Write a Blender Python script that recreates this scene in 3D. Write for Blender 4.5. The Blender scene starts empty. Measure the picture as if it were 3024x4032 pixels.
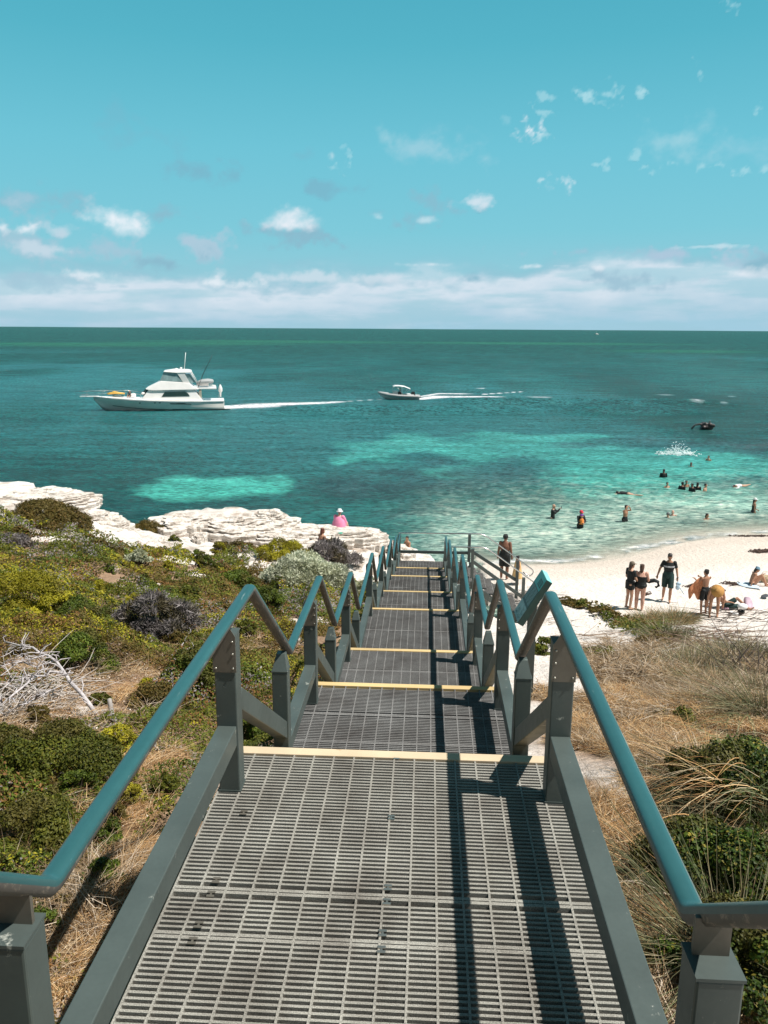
import bpy, bmesh, math, random
import numpy as np
from mathutils import Vector, Matrix
random.seed(7)
R = math.radians
scene = bpy.context.scene
COL = scene.collection

# ---------------------------------------------------------------- camera
FPX, PITCH, YAW, ROLL = 3146.43, 0.2256, 0.0534, 0.0059
CAM = np.array([0.1384, 0.0, 2.1583])
STEP = 0.8339                       # drop of one flight
EDGE = [0.49, 3.792, 6.387, 9.160, 12.937, 16.369, 20.117, 23.606]   # far edge (nosing) of each landing, first one is behind the camera's feet
SEA = -7.9
def cam_axes():
    cy, sy = math.cos(YAW), math.sin(YAW); cp, sp = math.cos(PITCH), math.sin(PITCH)
    f = np.array([-sy*cp, cy*cp, -sp]); r0 = np.array([cy, sy, 0.0]); u0 = np.cross(r0, f)
    return (math.cos(ROLL)*r0 + math.sin(ROLL)*u0, -math.sin(ROLL)*r0 + math.cos(ROLL)*u0, f)
AR, AU, AF = cam_axes()
S0 = 1.8228
def ray(px, py):
    d = AF + (px*S0-1512)/FPX*AR - (py*S0-2016)/FPX*AU
    return d
def atz(px, py, z):
    d = ray(px, py); t = (z-CAM[2])/d[2]; return CAM + t*d
def aty(px, py, y):
    d = ray(px, py); t = (y-CAM[1])/d[1]; return CAM + t*d
def depth(P): return float((np.array(P)-CAM) @ AF)
cd = bpy.data.cameras.new('camera'); cam = bpy.data.objects.new('camera', cd); COL.objects.link(cam)
cd.sensor_fit = 'VERTICAL'; cd.sensor_height = 36; cd.lens = 36*FPX/4032.0
cd.clip_start = 0.05; cd.clip_end = 200000
cam.matrix_world = Matrix(((AR[0], AU[0], -AF[0], CAM[0]), (AR[1], AU[1], -AF[1], CAM[1]), (AR[2], AU[2], -AF[2], CAM[2]), (0, 0, 0, 1)))
scene.camera = cam

# ---------------------------------------------------------------- numpy noise
def _h(ix, iy, s):
    n = (ix.astype(np.int64)*374761393 + iy.astype(np.int64)*668265263 + s*1442695041) & 0x7fffffff
    n = ((n ^ (n >> 13))*1274126177) & 0x7fffffff
    n = (n ^ (n >> 16)) & 0xffff
    return n/65535.0
def vnoise(x, y, s=0):
    x = np.asarray(x, float); y = np.asarray(y, float)
    ix = np.floor(x); iy = np.floor(y); fx = x-ix; fy = y-iy
    fx = fx*fx*(3-2*fx); fy = fy*fy*(3-2*fy)
    a = _h(ix, iy, s); b = _h(ix+1, iy, s); c = _h(ix, iy+1, s); d = _h(ix+1, iy+1, s)
    return (a*(1-fx)+b*fx)*(1-fy)+(c*(1-fx)+d*fx)*fy
def fbm(x, y, s=0, o=4, g=.5):
    t = 0; a = 1; n = 0
    for i in range(o):
        t = t + a*vnoise(x*2**i+i*17.3, y*2**i-i*9.1, s+i); n += a; a *= g
    return t/n
def sstep(a, b, x):
    t = np.clip((x-a)/(b-a), 0, 1); return t*t*(3-2*t)

# ---------------------------------------------------------------- materials
def principled(name):
    m = bpy.data.materials.new(name); m.use_nodes = True
    nt = m.node_tree; return m, nt, nt.nodes['Principled BSDF']
def simple(name, col, rough=.6, metal=0, spec=.5, var=.25, scale=8, bump=0.0, bscale=60, alpha=None):
    """colour that varies over the surface with noise (object space)"""
    m, nt, b = principled(name); N = nt.nodes; L = nt.links
    tc = N.new('ShaderNodeTexCoord'); no = N.new('ShaderNodeTexNoise'); no.inputs['Scale'].default_value = scale; no.inputs['Detail'].default_value = 5
    L.new(tc.outputs['Object'], no.inputs['Vector'])
    cr = N.new('ShaderNodeValToRGB'); e = cr.color_ramp.elements
    e[0].position = .3; e[1].position = .7
    e[0].color = [c*(1-var) for c in col[:3]]+[1]; e[1].color = [min(1, c*(1+var)) for c in col[:3]]+[1]
    L.new(no.outputs['Fac'], cr.inputs['Fac']); L.new(cr.outputs['Color'], b.inputs['Base Color'])
    b.inputs['Roughness'].default_value = rough; b.inputs['Metallic'].default_value = metal; b.inputs['Specular IOR Level'].default_value = spec
    if bump:
        n2 = N.new('ShaderNodeTexNoise'); n2.inputs['Scale'].default_value = bscale; n2.inputs['Detail'].default_value = 4
        L.new(tc.outputs['Object'], n2.inputs['Vector'])
        bp = N.new('ShaderNodeBump'); bp.inputs['Strength'].default_value = bump; bp.inputs['Distance'].default_value = .02
        L.new(n2.outputs['Fac'], bp.inputs['Height']); L.new(bp.outputs['Normal'], b.inputs['Normal'])
    return m
def worn(name, col, wcol, rough=.45, thr=.62, scale=9, spec=.5, stretch=(1, 1, 1), metal=0, fine=70):
    """paint with scuffs: a second colour shows through where two noises meet"""
    m, nt, b = principled(name); N = nt.nodes; L = nt.links
    tc = N.new('ShaderNodeTexCoord'); mp = N.new('ShaderNodeMapping'); mp.inputs['Scale'].default_value = stretch
    L.new(tc.outputs['Object'], mp.inputs['Vector'])
    a = N.new('ShaderNodeTexNoise'); a.inputs['Scale'].default_value = scale; a.inputs['Detail'].default_value = 8; a.inputs['Roughness'].default_value = .7
    f = N.new('ShaderNodeTexNoise'); f.inputs['Scale'].default_value = fine; f.inputs['Detail'].default_value = 3
    L.new(mp.outputs['Vector'], a.inputs['Vector']); L.new(tc.outputs['Object'], f.inputs['Vector'])
    c1 = N.new('ShaderNodeValToRGB'); c1.color_ramp.elements[0].position = thr; c1.color_ramp.elements[1].position = thr+.06
    L.new(a.outputs['Fac'], c1.inputs['Fac'])
    v = N.new('ShaderNodeValToRGB'); v.color_ramp.elements[0].position = .25; v.color_ramp.elements[1].position = .75
    v.color_ramp.elements[0].color = [c*.80 for c in col]+[1]; v.color_ramp.elements[1].color = [c*1.2 for c in col]+[1]
    g = N.new('ShaderNodeTexNoise'); g.inputs['Scale'].default_value = scale*.35; g.inputs['Detail'].default_value = 6; L.new(mp.outputs['Vector'], g.inputs['Vector'])
    fg = N.new('ShaderNodeMath'); fg.operation = 'MULTIPLY_ADD'; fg.inputs[1].default_value = .25; L.new(f.outputs['Fac'], fg.inputs[0]); L.new(g.outputs['Fac'], fg.inputs[2])
    fs = N.new('ShaderNodeMath'); fs.operation = 'SUBTRACT'; L.new(fg.outputs[0], fs.inputs[0]); fs.inputs[1].default_value = .125; L.new(fs.outputs[0], v.inputs['Fac'])
    mx = N.new('ShaderNodeMix'); mx.data_type = 'RGBA'; L.new(c1.outputs['Color'], mx.inputs[0]); L.new(v.outputs['Color'], mx.inputs[6]); mx.inputs[7].default_value = list(wcol)+[1]
    L.new(mx.outputs[2], b.inputs['Base Color'])
    mr = N.new('ShaderNodeMapRange'); mr.inputs[3].default_value = rough-.1; mr.inputs[4].default_value = rough+.2
    L.new(a.outputs['Fac'], mr.inputs[0]); L.new(mr.outputs[0], b.inputs['Roughness'])
    b.inputs['Specular IOR Level'].default_value = spec; b.inputs['Metallic'].default_value = metal
    bp = N.new('ShaderNodeBump'); bp.inputs['Strength'].default_value = .10; bp.inputs['Distance'].default_value = .001
    L.new(f.outputs['Fac'], bp.inputs['Height']); L.new(bp.outputs['Normal'], b.inputs['Normal'])
    return m
def tinted(name, rough=.6, transl=0.0, spec=.3, sheen=0):
    """base colour comes from the mesh's own 'tint' attribute"""
    m, nt, b = principled(name); N = nt.nodes; L = nt.links
    at = N.new('ShaderNodeAttribute'); at.attribute_name = 'tint'
    L.new(at.outputs['Color'], b.inputs['Base Color']); b.inputs['Roughness'].default_value = rough
    b.inputs['Specular IOR Level'].default_value = spec
    if transl:
        t = N.new('ShaderNodeBsdfTranslucent'); L.new(at.outputs['Color'], t.inputs['Color'])
        ms = N.new('ShaderNodeMixShader'); ms.inputs[0].default_value = transl
        L.new(b.outputs[0], ms.inputs[1]); L.new(t.outputs[0], ms.inputs[2]); L.new(ms.outputs[0], nt.nodes['Material Output'].inputs['Surface'])
    return m

# ---------------------------------------------------------------- objects
def tag(o, label=None, cat=None, group=None, kind=None):
    if label: o['label'] = label
    if cat: o['category'] = cat
    if group: o['group'] = group
    if kind: o['kind'] = kind
    return o
def empty(name, loc, rz=0, label=None, cat=None, group=None):
    o = bpy.data.objects.new(name, None); COL.objects.link(o); o.location = loc; o.rotation_euler = (0, 0, rz)
    o.empty_display_size = .1
    return tag(o, label, cat, group)
def copy_tree(o, parent=None):
    c = o.copy(); COL.objects.link(c)
    if parent is not None: c.parent = parent
    for ch in list(o.children): copy_tree(ch, c)
    return c
def retag(o, label):
    o['label'] = label; return o
class MB:
    """collects shapes; build() links them as ONE mesh object"""
    def __init__(s): s.v = []; s.f = []; s.m = []; s.mi = 0; s.sm = []
    def add(s, vs, fs, smooth=False):
        n = len(s.v); s.v += [tuple(v) for v in vs]; s.f += [tuple(i+n for i in f) for f in fs]; s.m += [s.mi]*len(fs); s.sm += [smooth]*len(fs); return s
    def box(s, c, size, M=None):
        x, y, z = size[0]/2, size[1]/2, size[2]/2
        P = [Vector(p) for p in ((-x,-y,-z),(x,-y,-z),(x,y,-z),(-x,y,-z),(-x,-y,z),(x,-y,z),(x,y,z),(-x,y,z))]
        if M is not None: P = [M @ p for p in P]
        P = [p+Vector(c) for p in P]
        return s.add(P, [(0,3,2,1),(4,5,6,7),(0,1,5,4),(1,2,6,5),(2,3,7,6),(3,0,4,7)])
    def bar(s, a, b, w, h, up=(0, 0, 1)):
        """square bar from a to b, w across, h tall; ends cut square"""
        a = Vector(a); b = Vector(b); d = (b-a).normalized(); r = d.cross(Vector(up)).normalized(); u = r.cross(d)
        M = Matrix((r, d, u)).transposed()
        return s.box((a+b)/2, (w, (b-a).length, h), M)
    def prism(s, poly, h0, h1, M=None):
        n = len(poly); P = [Vector((p[0], p[1], h0)) for p in poly]+[Vector((p[0], p[1], h1)) for p in poly]
        if M is not None: P = [M @ p for p in P]
        return s.add(P, [tuple(range(n))[::-1], tuple(range(n, 2*n))]+[(i, (i+1) % n, n+(i+1) % n, n+i) for i in range(n)])
    def loft(s, rings, cap=True, smooth=True, closed=True):
        n = len(rings[0]); V = [p for r in rings for p in r]; F = []
        for k in range(len(rings)-1):
            for i in range(n if closed else n-1):
                j = (i+1) % n; F.append((k*n+i, k*n+j, (k+1)*n+j, (k+1)*n+i))
        if cap: F.append(tuple(range(n))[::-1]); F.append(tuple((len(rings)-1)*n+i for i in range(n)))
        return s.add(V, F, smooth)
    def tube(s, pts, rad, n=8, cap=True, flat=1.0):
        pts = [Vector(p) for p in pts]; rad = rad if hasattr(rad, '__len__') else [rad]*len(pts)
        ref = Vector((0, 0, 1)); rings = []
        for i, p in enumerate(pts):
            a = pts[max(i-1, 0)]; b = pts[min(i+1, len(pts)-1)]; d = (b-a).normalized() if (b-a).length > 1e-9 else Vector((0, 0, 1))
            rf = ref if abs(d.dot(ref)) < .95 else Vector((0, 1, 0))
            x = d.cross(rf).normalized(); y = x.cross(d)
            if rings: pass
            rings.append([p+(x*math.cos(t)+y*math.sin(t)*flat)*rad[i] for t in [2*math.pi*k/n for k in range(n)]])
        return s.loft(rings, cap)
    def ball(s, c, r, n=12, k=8, M=None):
        r = r if hasattr(r, '__len__') else (r, r, r); c = Vector(c); rings = []
        V = [Vector((0, 0, -r[2]))]; F = []
        for j in range(1, k):
            t = -math.pi/2+math.pi*j/k
            for i in range(n):
                a = 2*math.pi*i/n; V.append(Vector((r[0]*math.cos(t)*math.cos(a), r[1]*math.cos(t)*math.sin(a), r[2]*math.sin(t))))
        V.append(Vector((0, 0, r[2])))
        for i in range(n): F.append((0, 1+(i+1) % n, 1+i))
        for j in range(k-2):
            for i in range(n): F.append((1+j*n+i, 1+j*n+(i+1) % n, 1+(j+1)*n+(i+1) % n, 1+(j+1)*n+i))
        for i in range(n): F.append((len(V)-1, 1+(k-2)*n+i, 1+(k-2)*n+(i+1) % n))
        if M is not None: V = [M @ v for v in V]
        return s.add([v+c for v in V], F, True)
    def build(s, name, mats, parent=None, bevel=0, label=None, cat=None, group=None, kind=None):
        me = bpy.data.meshes.new(name); me.from_pydata([tuple(v) for v in s.v], [], s.f)
        for m in (mats if isinstance(mats, (list, tuple)) else [mats]): me.materials.append(m)
        me.polygons.foreach_set('material_index', s.m); me.polygons.foreach_set('use_smooth', s.sm); me.update()
        o = bpy.data.objects.new(name, me); COL.objects.link(o)
        if parent is not None: o.parent = parent
        if bevel:
            md = o.modifiers.new('bevel', 'BEVEL'); md.width = bevel; md.segments = 2; md.limit_method = 'ANGLE'
        return tag(o, label, cat, group, kind)
def np_mesh(name, V, F, mat, tint=None, parent=None, smooth=False, mi=None):
    """fast mesh from arrays; F is (n,3) or (n,4); tint is per vertex rgb"""
    V = np.asarray(V, np.float32); F = np.asarray(F, np.int32); k = F.shape[1]
    me = bpy.data.meshes.new(name); me.vertices.add(len(V)); me.vertices.foreach_set('co', V.ravel())
    me.loops.add(F.size); me.loops.foreach_set('vertex_index', F.ravel())
    me.polygons.add(len(F)); me.polygons.foreach_set('loop_start', np.arange(0, F.size, k, dtype=np.int32))
    me.polygons.foreach_set('loop_total', np.full(len(F), k, np.int32))
    me.polygons.foreach_set('use_smooth', np.full(len(F), bool(smooth)))
    me.update(calc_edges=True)
    if tint is not None:
        ca = me.color_attributes.new('tint', 'FLOAT_COLOR', 'POINT')
        c = np.ones((len(V), 4), np.float32); c[:, :3] = tint; ca.data.foreach_set('color', c.ravel())
    me.materials.append(mat); me.validate()
    o = bpy.data.objects.new(name, me); COL.objects.link(o)
    if parent is not None: o.parent = parent
    return o
# ---------------------------------------------------------------- land height
def deck_z(y):
    """the ground line below the walkway"""
    ys = [-12, -3, 1.0, 2.6, 5.0, 7.8, 11.2, 14.8, 18.4, 22.0, 25.0, 27.5, 30, 33, 37]
    zs = [3.2, .9, -.25, -.45, -1.2, -2.05, -2.9, -3.75, -4.6, -5.6, -6.7, -7.15, -7.4, -7.8, -8.3]
    return np.interp(y, ys, zs)
CP = []
for y in (-10, -3, 1, 4, 8, 12, 16, 20): CP.append((0, y, float(deck_z(y))))
# right hand side: dune, crest, then the beach
for x in (3, 6, 10, 16):
    for y, dz in ((-8, .2), (-2, .1), (2, .0), (6, .0), (10, .0), (14, .0)): CP.append((x, y, float(deck_z(y))+dz+(.05*x if y < 8 else .02*x)))
CP += [(2.6, 18, -4.75), (5.5, 17.6, -4.40), (8, 17.2, -4.25), (11, 17, -4.1), (16, 17, -4.0)]
CP += [(2.0, 21, -5.7), (4, 21, -6.3), (7, 21, -6.5), (11, 21, -6.5), (16, 21, -6.4)]
for x in (3, 6, 10, 15, 22, 30, 45):
    CP += [(x, 24, -7.12), (x, 28, -7.28)]
CP += [(0.5, 24, -6.6), (1, 27, -7.15), (0, 30, -7.7)]
CP += [(3, 31.5, -7.62), (4.6, 33.7, -7.88), (8, 34.6, -7.88), (12, 37.5, -7.88), (16, 39.5, -7.88), (24, 42, -7.88), (3, 36, -8.2), (8, 38, -8.3), (12, 42, -8.3), (20, 46, -8.4), (40, 50, -8.3)]
# left hand side: heath falling to the white rock shelf
for x, y, z in ((-3, 2, -.6), (-3, 6, -1.35), (-6, 3, -.6), (-6, 8, -1.7), (-4, 11, -2.6), (-8, 13, -2.45), (-4, 16, -3.7), (-9, 18, -3.6), (-14, 12, -1.9), (-14, 20, -3.3), (-14, 26, -4.3),
                (-20, 20, -2.9), (-22, 30, -3.7), (-20, 36, -4.2), (-17, 34, -4.4), (-13, 30, -4.9), (-11, 28.0, -5.25), (-5, 20, -4.7), (-8, 23, -4.7), (-4, 24, -5.6),
                (-7, 28, -5.95), (-9.5, 30.3, -5.95), (-6, 31, -6.1), (-8.5, 31.5, -6.0), (-7.5, 25, -5.4), (-3, 28, -6.25), (-4, 33, -6.25), (-1.5, 30, -6.75), (-1, 26, -6.55), (-2.0, 33, -6.6), (-30, 20, -2.4), (-30, 38, -3.9), (-28, -5, 1.0), (-10, -5, .9), (-6, -2, .4)):
    CP.append((x, y, z))
for a, b, c in ((0, 1031, -4.35), (60, 1037, -4.5), (120, 1062, -4.75), (170, 1080, -4.95), (215, 1094, -5.2), (262, 1136, -5.95), (300, 1140, -6.0), (345, 1116, -5.65), (400, 1099, -5.45), (500, 1094, -5.4), (585, 1098, -5.5), (640, 1138, -6.3), (700, 1140, -6.45), (770, 1146, -6.55), (830, 1154, -6.7)):
    q = atz(a, b, c); CP.append((q[0]*.985, q[1]*.985, c-.02))
CP = np.array(CP, float)
def _phi(r2): return np.where(r2 > 0, r2*np.log(r2+1e-9)*.5, 0)
def _fit(P):
    n = len(P); d = P[:, None, :2]-P[None, :, :2]; K = _phi((d**2).sum(2))+np.eye(n)*.6
    A = np.zeros((n+3, n+3)); A[:n, :n] = K; Q = np.c_[np.ones(n), P[:, :2]]; A[:n, n:] = Q; A[n:, :n] = Q.T
    return np.linalg.solve(A, np.r_[P[:, 2], 0, 0, 0])
_W = _fit(CP)
# coast line of the rocks (world), sea is on the far side
COAST_PX = [(-60, 1026, -4.2), (0, 1029, -4.3), (60, 1035, -4.4), (120, 1060, -4.6), (170, 1078, -4.8), (215, 1088, -5.0), (225, 1106, -5.2), (262, 1128, -5.5), (300, 1132, -5.6), (335, 1110, -5.5), (400, 1094, -5.35), (500, 1088, -5.3), (590, 1094, -5.4),
            (606, 1108, -5.8), (640, 1130, -6.2), (700, 1133, -6.35), (770, 1140, -6.45), (832, 1146, -6.6), (845, 1172, -6.95), (890, 1185, -7.3), (930, 1204, -7.6)]
COAST = [atz(a, b, c)[:2] for a, b, c in COAST_PX]
COAST = [np.array((-60.0, 60.0)), np.array((-34.0, 44.0))] + COAST + [np.array((1.6, 29.0)), np.array((2.4, 30.5)), np.array((3.2, 60.0))]
COAST = np.array(COAST)
def coast_sd(x, y):
    """signed distance to the rock edge: positive on the sea side (left hand side of the beach only)"""
    x = np.asarray(x, float); y = np.asarray(y, float); best = np.full(x.shape, 1e9); sgn = np.ones(x.shape)
    for a, b in zip(COAST[:-1], COAST[1:]):
        d = b-a; L2 = d@d; t = np.clip(((x-a[0])*d[0]+(y-a[1])*d[1])/L2, 0, 1)
        dx = x-a[0]-t*d[0]; dy = y-a[1]-t*d[1]; r = np.hypot(dx, dy)
        s = np.sign(d[0]*dy-d[1]*dx); m = r < best; best = np.where(m, r, best); sgn = np.where(m, s, sgn)
    return best*sgn
def rockmask(x, y):
    """1 where bare limestone shows"""
    sd = coast_sd(x, y); w = 4.2+2.6*vnoise(x*.3, y*.3, 5)
    m = 1-sstep(w*.75, w*1.3, -sd); m = m*sstep(3.2, 1.2, x)
    return m
def land_h(x, y, detail=True):
    x = np.asarray(x, float); y = np.asarray(y, float); sh = x.shape; X = x.ravel(); Y = y.ravel()
    z = np.zeros(len(X)); B = 20000
    for i in range(0, len(X), B):
        a = X[i:i+B]; b = Y[i:i+B]; r2 = (a[:, None]-CP[None, :, 0])**2+(b[:, None]-CP[None, :, 1])**2
        z[i:i+B] = _phi(r2)@_W[:-3]+_W[-3]+_W[-2]*a+_W[-1]*b
    z = z.reshape(sh)
    if detail:
        beach = sstep(22, 25, y)*sstep(1.5, 3, x)
        rk = rockmask(x, y)
        z = z+(1-beach)*(1-rk)*((fbm(x*.7, y*.7, 3)-.5)*.35*sstep(.8, 2.2, np.abs(x)) + (fbm(x*3, y*3, 9, 3)-.5)*.09)
        z = z+beach*(fbm(x*1.2, y*1.2, 21, 4)-.5)*.05+beach*sstep(32, 29, y)*(fbm(x*4.5, y*4.5, 22, 2)-.5)*.09
        # limestone: terraces and cracks
        q = z+rk*(fbm(x*.45+3, y*.45, 31, 3)-.5)*.75*sstep(.2, 1.5, -coast_sd(x, y))
        st = .19; q = q+rk*(vnoise(x*.3, y*.3, 35)-.5)*.5; qq = q/st; fr = qq-np.floor(qq); terr = (np.floor(qq)+sstep(.55, .95, fr))*st
        z = np.where(rk > .02, z*(1-rk)+rk*(terr*.85+q*.15-rk*(vnoise(x*.3, y*.3, 35)-.5)*.5+(fbm(x*2.5, y*2.5, 33, 4)-.5)*.12), z)
    sd = coast_sd(x, y)+(fbm(x*.8, y*.8, 44, 3)-.5)*.9
    drop = np.where((x < 3.4) | (sd < 0), sstep(-.15, .55, sd), 0)
    z = z*(1-drop)+drop*(-9.3)
    return z
def ground_at(px, py):
    """where the line of sight through that spot of the photograph first meets the land"""
    d = ray(px, py); t = np.concatenate([np.linspace(1.2, 12, 400), np.linspace(12.05, 60, 900)])
    P = CAM[None]+t[:, None]*d[None]; h = land_h(P[:, 0], P[:, 1], False); k = np.argmax(P[:, 2] < h)
    if k == 0: k = len(t)-1
    P = P[k].copy(); P[2] = float(land_h(P[:1], P[1:2])[0]) if False else P[2]; return P
def gz(x, y): return float(land_h(np.array([x]), np.array([y]))[0])
def px_blob(cx, cy, rx, ry, zoff=0):
    """world centre and half sizes of a patch that covers that much of the slope"""
    c = ground_at(cx, cy); a = ground_at(cx, cy-ry*.98); b = ground_at(cx, cy+ry)
    r = rx*S0*depth(c)/FPX; v = max(.15, min(abs(a[1]-b[1])/2, r*1.7)); return float(c[0]), float(c[1]), float(r), float(v)

def axis(parts):
    out = []
    for a, b, st in parts: out += list(np.arange(a, b, st))
    return np.array(out+[parts[-1][1]])
gx = axis([(-70, -34, 2.0), (-34, -12, .25), (-12, -5, .12), (-5, 5, .06), (5, 12, .09), (12, 20, .2), (20, 90, 2.5)])
gy = axis([(-14, 0, .5), (0, 10, .07), (10, 24, .1), (24, 42, .15), (42, 70, 2)])
GX, GY = np.meshgrid(gx, gy); GZ = land_h(GX, GY)
nx, ny = len(gx), len(gy)
idx = np.arange(nx*ny).reshape(ny, nx)
Fq = np.stack([idx[:-1, :-1], idx[:-1, 1:], idx[1:, 1:], idx[1:, :-1]], -1).reshape(-1, 4)
# surface kinds: white dune sand, damp sand, pale rock, litter under the heath and dry grass
xs, ys_ = GX.ravel(), GY.ravel(); zs = GZ.ravel()
rk = rockmask(xs, ys_)
dead = np.zeros(len(xs))
def ell(x, y, c):  # soft ellipse in world units
    return np.clip(1.4-np.hypot((x-c[0])/c[2], (y-c[1])/c[3])*1.0, 0, 1)
LITTER = [px_blob(*b) for b in ((1590, 1570, 160, 80), (1600, 1750, 180, 160), (1560, 2000, 200, 200), (1240, 1520, 90, 90), (1240, 1700, 60, 160), (1350, 1590, 190, 140), (1330, 1800, 130, 190), (1500, 1460, 120, 90), (1360, 2000, 90, 160), (340, 1640, 130, 120), (230, 1800, 130, 160), (150, 2050, 150, 160), (420, 1450, 120, 90), (1180, 1500, 60, 60), (1560, 1700, 160, 200))]
for c in LITTER: dead = np.maximum(dead, ell(xs, ys_, c))
GAPS = [px_blob(*b) for b in ((275, 1158, 34, 20), (330, 1180, 36, 16), (395, 1212, 46, 18), (440, 1240, 30, 12), (420, 1165, 90, 30), (560, 1232, 50, 8), (100, 1158, 50, 9), (235, 1262, 26, 5), (525, 1296, 20, 6), (640, 1345, 20, 10), (610, 1222, 70, 14), (690, 1345, 18, 26), (640, 1375, 14, 20))]
left = sstep(-.4, -1.0, xs)*sstep(27, 21, ys_+xs*.2)
gap_ = np.zeros(len(xs))
for g_ in GAPS: gap_ = np.maximum(gap_, ell(xs, ys_, g_)*1.2)
heath = left*sstep(.15, .35, fbm(xs*1.5, ys_*1.5, 61, 3))*(1-np.clip(gap_, 0, 1))
dead = np.clip(np.maximum(dead*1.2*sstep(.22, .5, fbm(xs*1.3, ys_*1.3, 62, 4)), heath*.9), 0, 1)*(1-rk)
sand = np.array((.78, .715, .66)); wet = np.array((.56, .47, .39)); rock = np.array((.80, .75, .70)); lit = np.array((.17, .085, .035)); lit2 = np.array((.36, .21, .10))
n1 = fbm(xs*5, ys_*5, 71, 4)[:, None]; c = np.repeat(sand[None], len(xs), 0)*(.93+.14*n1)
bm = (sstep(23, 25, ys_)*sstep(1.5, 3, xs))[:, None]
w = (sstep(-7.42, -7.56, zs)[:, None])*bm; c = c*(1-w*.5)+wet*w*.5*1.1
w2 = (sstep(-7.70, -7.80, zs)[:, None])*bm; c = c*(1-w2*.35)+wet*w2*.35
mixl = lit[None]*(1-n1)+lit2[None]*n1
c = c*(1-dead[:, None]*.96)+mixl*dead[:, None]*.96
crack = sstep(.045, .0, np.abs(fbm(xs*.9+ys_*.25, ys_*1.6, 73, 5)-.5))*.7+sstep(.03, .0, np.abs(fbm(xs*2.3, ys_*3.2, 74, 4)-.5))*.3
rc = rock[None]*(.80+.30*fbm(xs*1.5, ys_*1.5, 72, 4)[:, None])*(1-crack[:, None]*np.array((.45, .5, .55)))
bed = sstep(.50, .62, (zs/.19)%1.0)*sstep(.98, .86, (zs/.19)%1.0)*sstep(.42, .58, fbm(xs*1.1, ys_*.8, 75, 4)); rc = rc*(1-bed[:, None]*np.array((.45, .52, .58))); c = c*(1-rk[:, None])+rc*rk[:, None]
deck_shade = (sstep(1.0, .86, np.abs(xs))*sstep(26, 24, ys_))[:, None]; c = c*(1-deck_shade)+np.array((.085, .058, .040))*deck_shade  # shade below the deck, put into the ground colour
uw = sstep(-7.95, -8.6, zs)[:, None]; c = c*(1-uw)+np.array((.45, .5, .4))*uw

def ground_mat():
    m, nt, b = principled('sand_and_rock'); N = nt.nodes; L = nt.links
    at = N.new('ShaderNodeAttribute'); at.attribute_name = 'tint'; tc = N.new('ShaderNodeTexCoord')
    a = N.new('ShaderNodeTexNoise'); a.inputs['Scale'].default_value = 14; a.inputs['Detail'].default_value = 10; a.inputs['Roughness'].default_value = .7
    L.new(tc.outputs['Object'], a.inputs['Vector'])
    cr = N.new('ShaderNodeValToRGB'); cr.color_ramp.elements[0].position = .33; cr.color_ramp.elements[1].position = .55
    cr.color_ramp.elements[0].color = (.55, .50, .45, 1); cr.color_ramp.elements[1].color = (1, 1, 1, 1)
    L.new(a.outputs['Fac'], cr.inputs['Fac'])
    mx = N.new('ShaderNodeMix'); mx.data_type = 'RGBA'; mx.blend_type = 'MULTIPLY'; mx.inputs[0].default_value = .55
    L.new(at.outputs['Color'], mx.inputs[6]); L.new(cr.outputs['Color'], mx.inputs[7]); L.new(mx.outputs[2], b.inputs['Base Color'])
    b.inputs['Roughness'].default_value = .95; b.inputs['Specular IOR Level'].default_value = .1
    n2 = N.new('ShaderNodeTexNoise'); n2.inputs['Scale'].default_value = 5; n2.inputs['Detail'].default_value = 9; n2.inputs['Roughness'].default_value = .65
    L.new(tc.outputs['Object'], n2.inputs['Vector'])
    bp = N.new('ShaderNodeBump'); bp.inputs['Strength'].default_value = .8; bp.inputs['Distance'].default_value = .16
    L.new(n2.outputs['Fac'], bp.inputs['Height']); L.new(bp.outputs['Normal'], b.inputs['Normal'])
    return m
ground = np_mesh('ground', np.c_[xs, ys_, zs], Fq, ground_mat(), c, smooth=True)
tag(ground, kind='structure')
# ---------------------------------------------------------------- sea
def wb(cx, cy, rx, ry):
    a = atz(cx, cy-ry, SEA); b = atz(cx, cy+ry, SEA); c = atz(cx, cy, SEA)
    return ((a[0]+b[0])/2, (a[1]+b[1])/2, rx*S0*depth(c)/FPX, abs(a[1]-b[1])/2, (a[0]-b[0])/abs(a[1]-b[1]))
SANDY = [wb(*b) for b in ((445, 1046, 120, 17), (380, 1060, 100, 15), (520, 1042, 60, 12), (350, 1072, 50, 8),
    (835, 968, 110, 16), (760, 990, 80, 10), (700, 1002, 40, 7), (900, 955, 60, 14), (980, 975, 90, 22), (1010, 1010, 90, 12), (1110, 955, 130, 16), (1200, 975, 140, 18), (1180, 945, 90, 10), (1060, 940, 60, 8),
    (1290, 1000, 120, 22), (1330, 1035, 100, 24), (1270, 1055, 60, 14), (1400, 1000, 130, 26), (1480, 1040, 160, 36), (1560, 1010, 130, 20), (1640, 1015, 90, 16), (1450, 1075, 170, 26), (1600, 1080, 120, 22), (1520, 985, 90, 10), (1640, 1060, 60, 12))]
FARG = [wb(*b) for b in ((150, 744, 260, 4), (420, 742, 200, 3), (600, 738, 260, 3), (1480, 759, 150, 3), (1150, 742, 300, 2.5))]
REEF = [wb(*b) for b in ((1080, 985, 60, 8), (930, 1000, 60, 8), (1090, 1010, 130, 11), (1180, 1025, 120, 12), (1290, 1035, 60, 8), (1000, 1040, 160, 26), (1120, 1075, 170, 24), (1620, 1030, 60, 8), (1600, 1048, 70, 6), (1440, 1090, 100, 9), (1320, 1080, 90, 9), (880, 1020, 60, 14), (1240, 962, 60, 7), (800, 1050, 150, 30), (950, 1100, 160, 30), (1460, 955, 130, 12), (1600, 960, 120, 14))]
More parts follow.
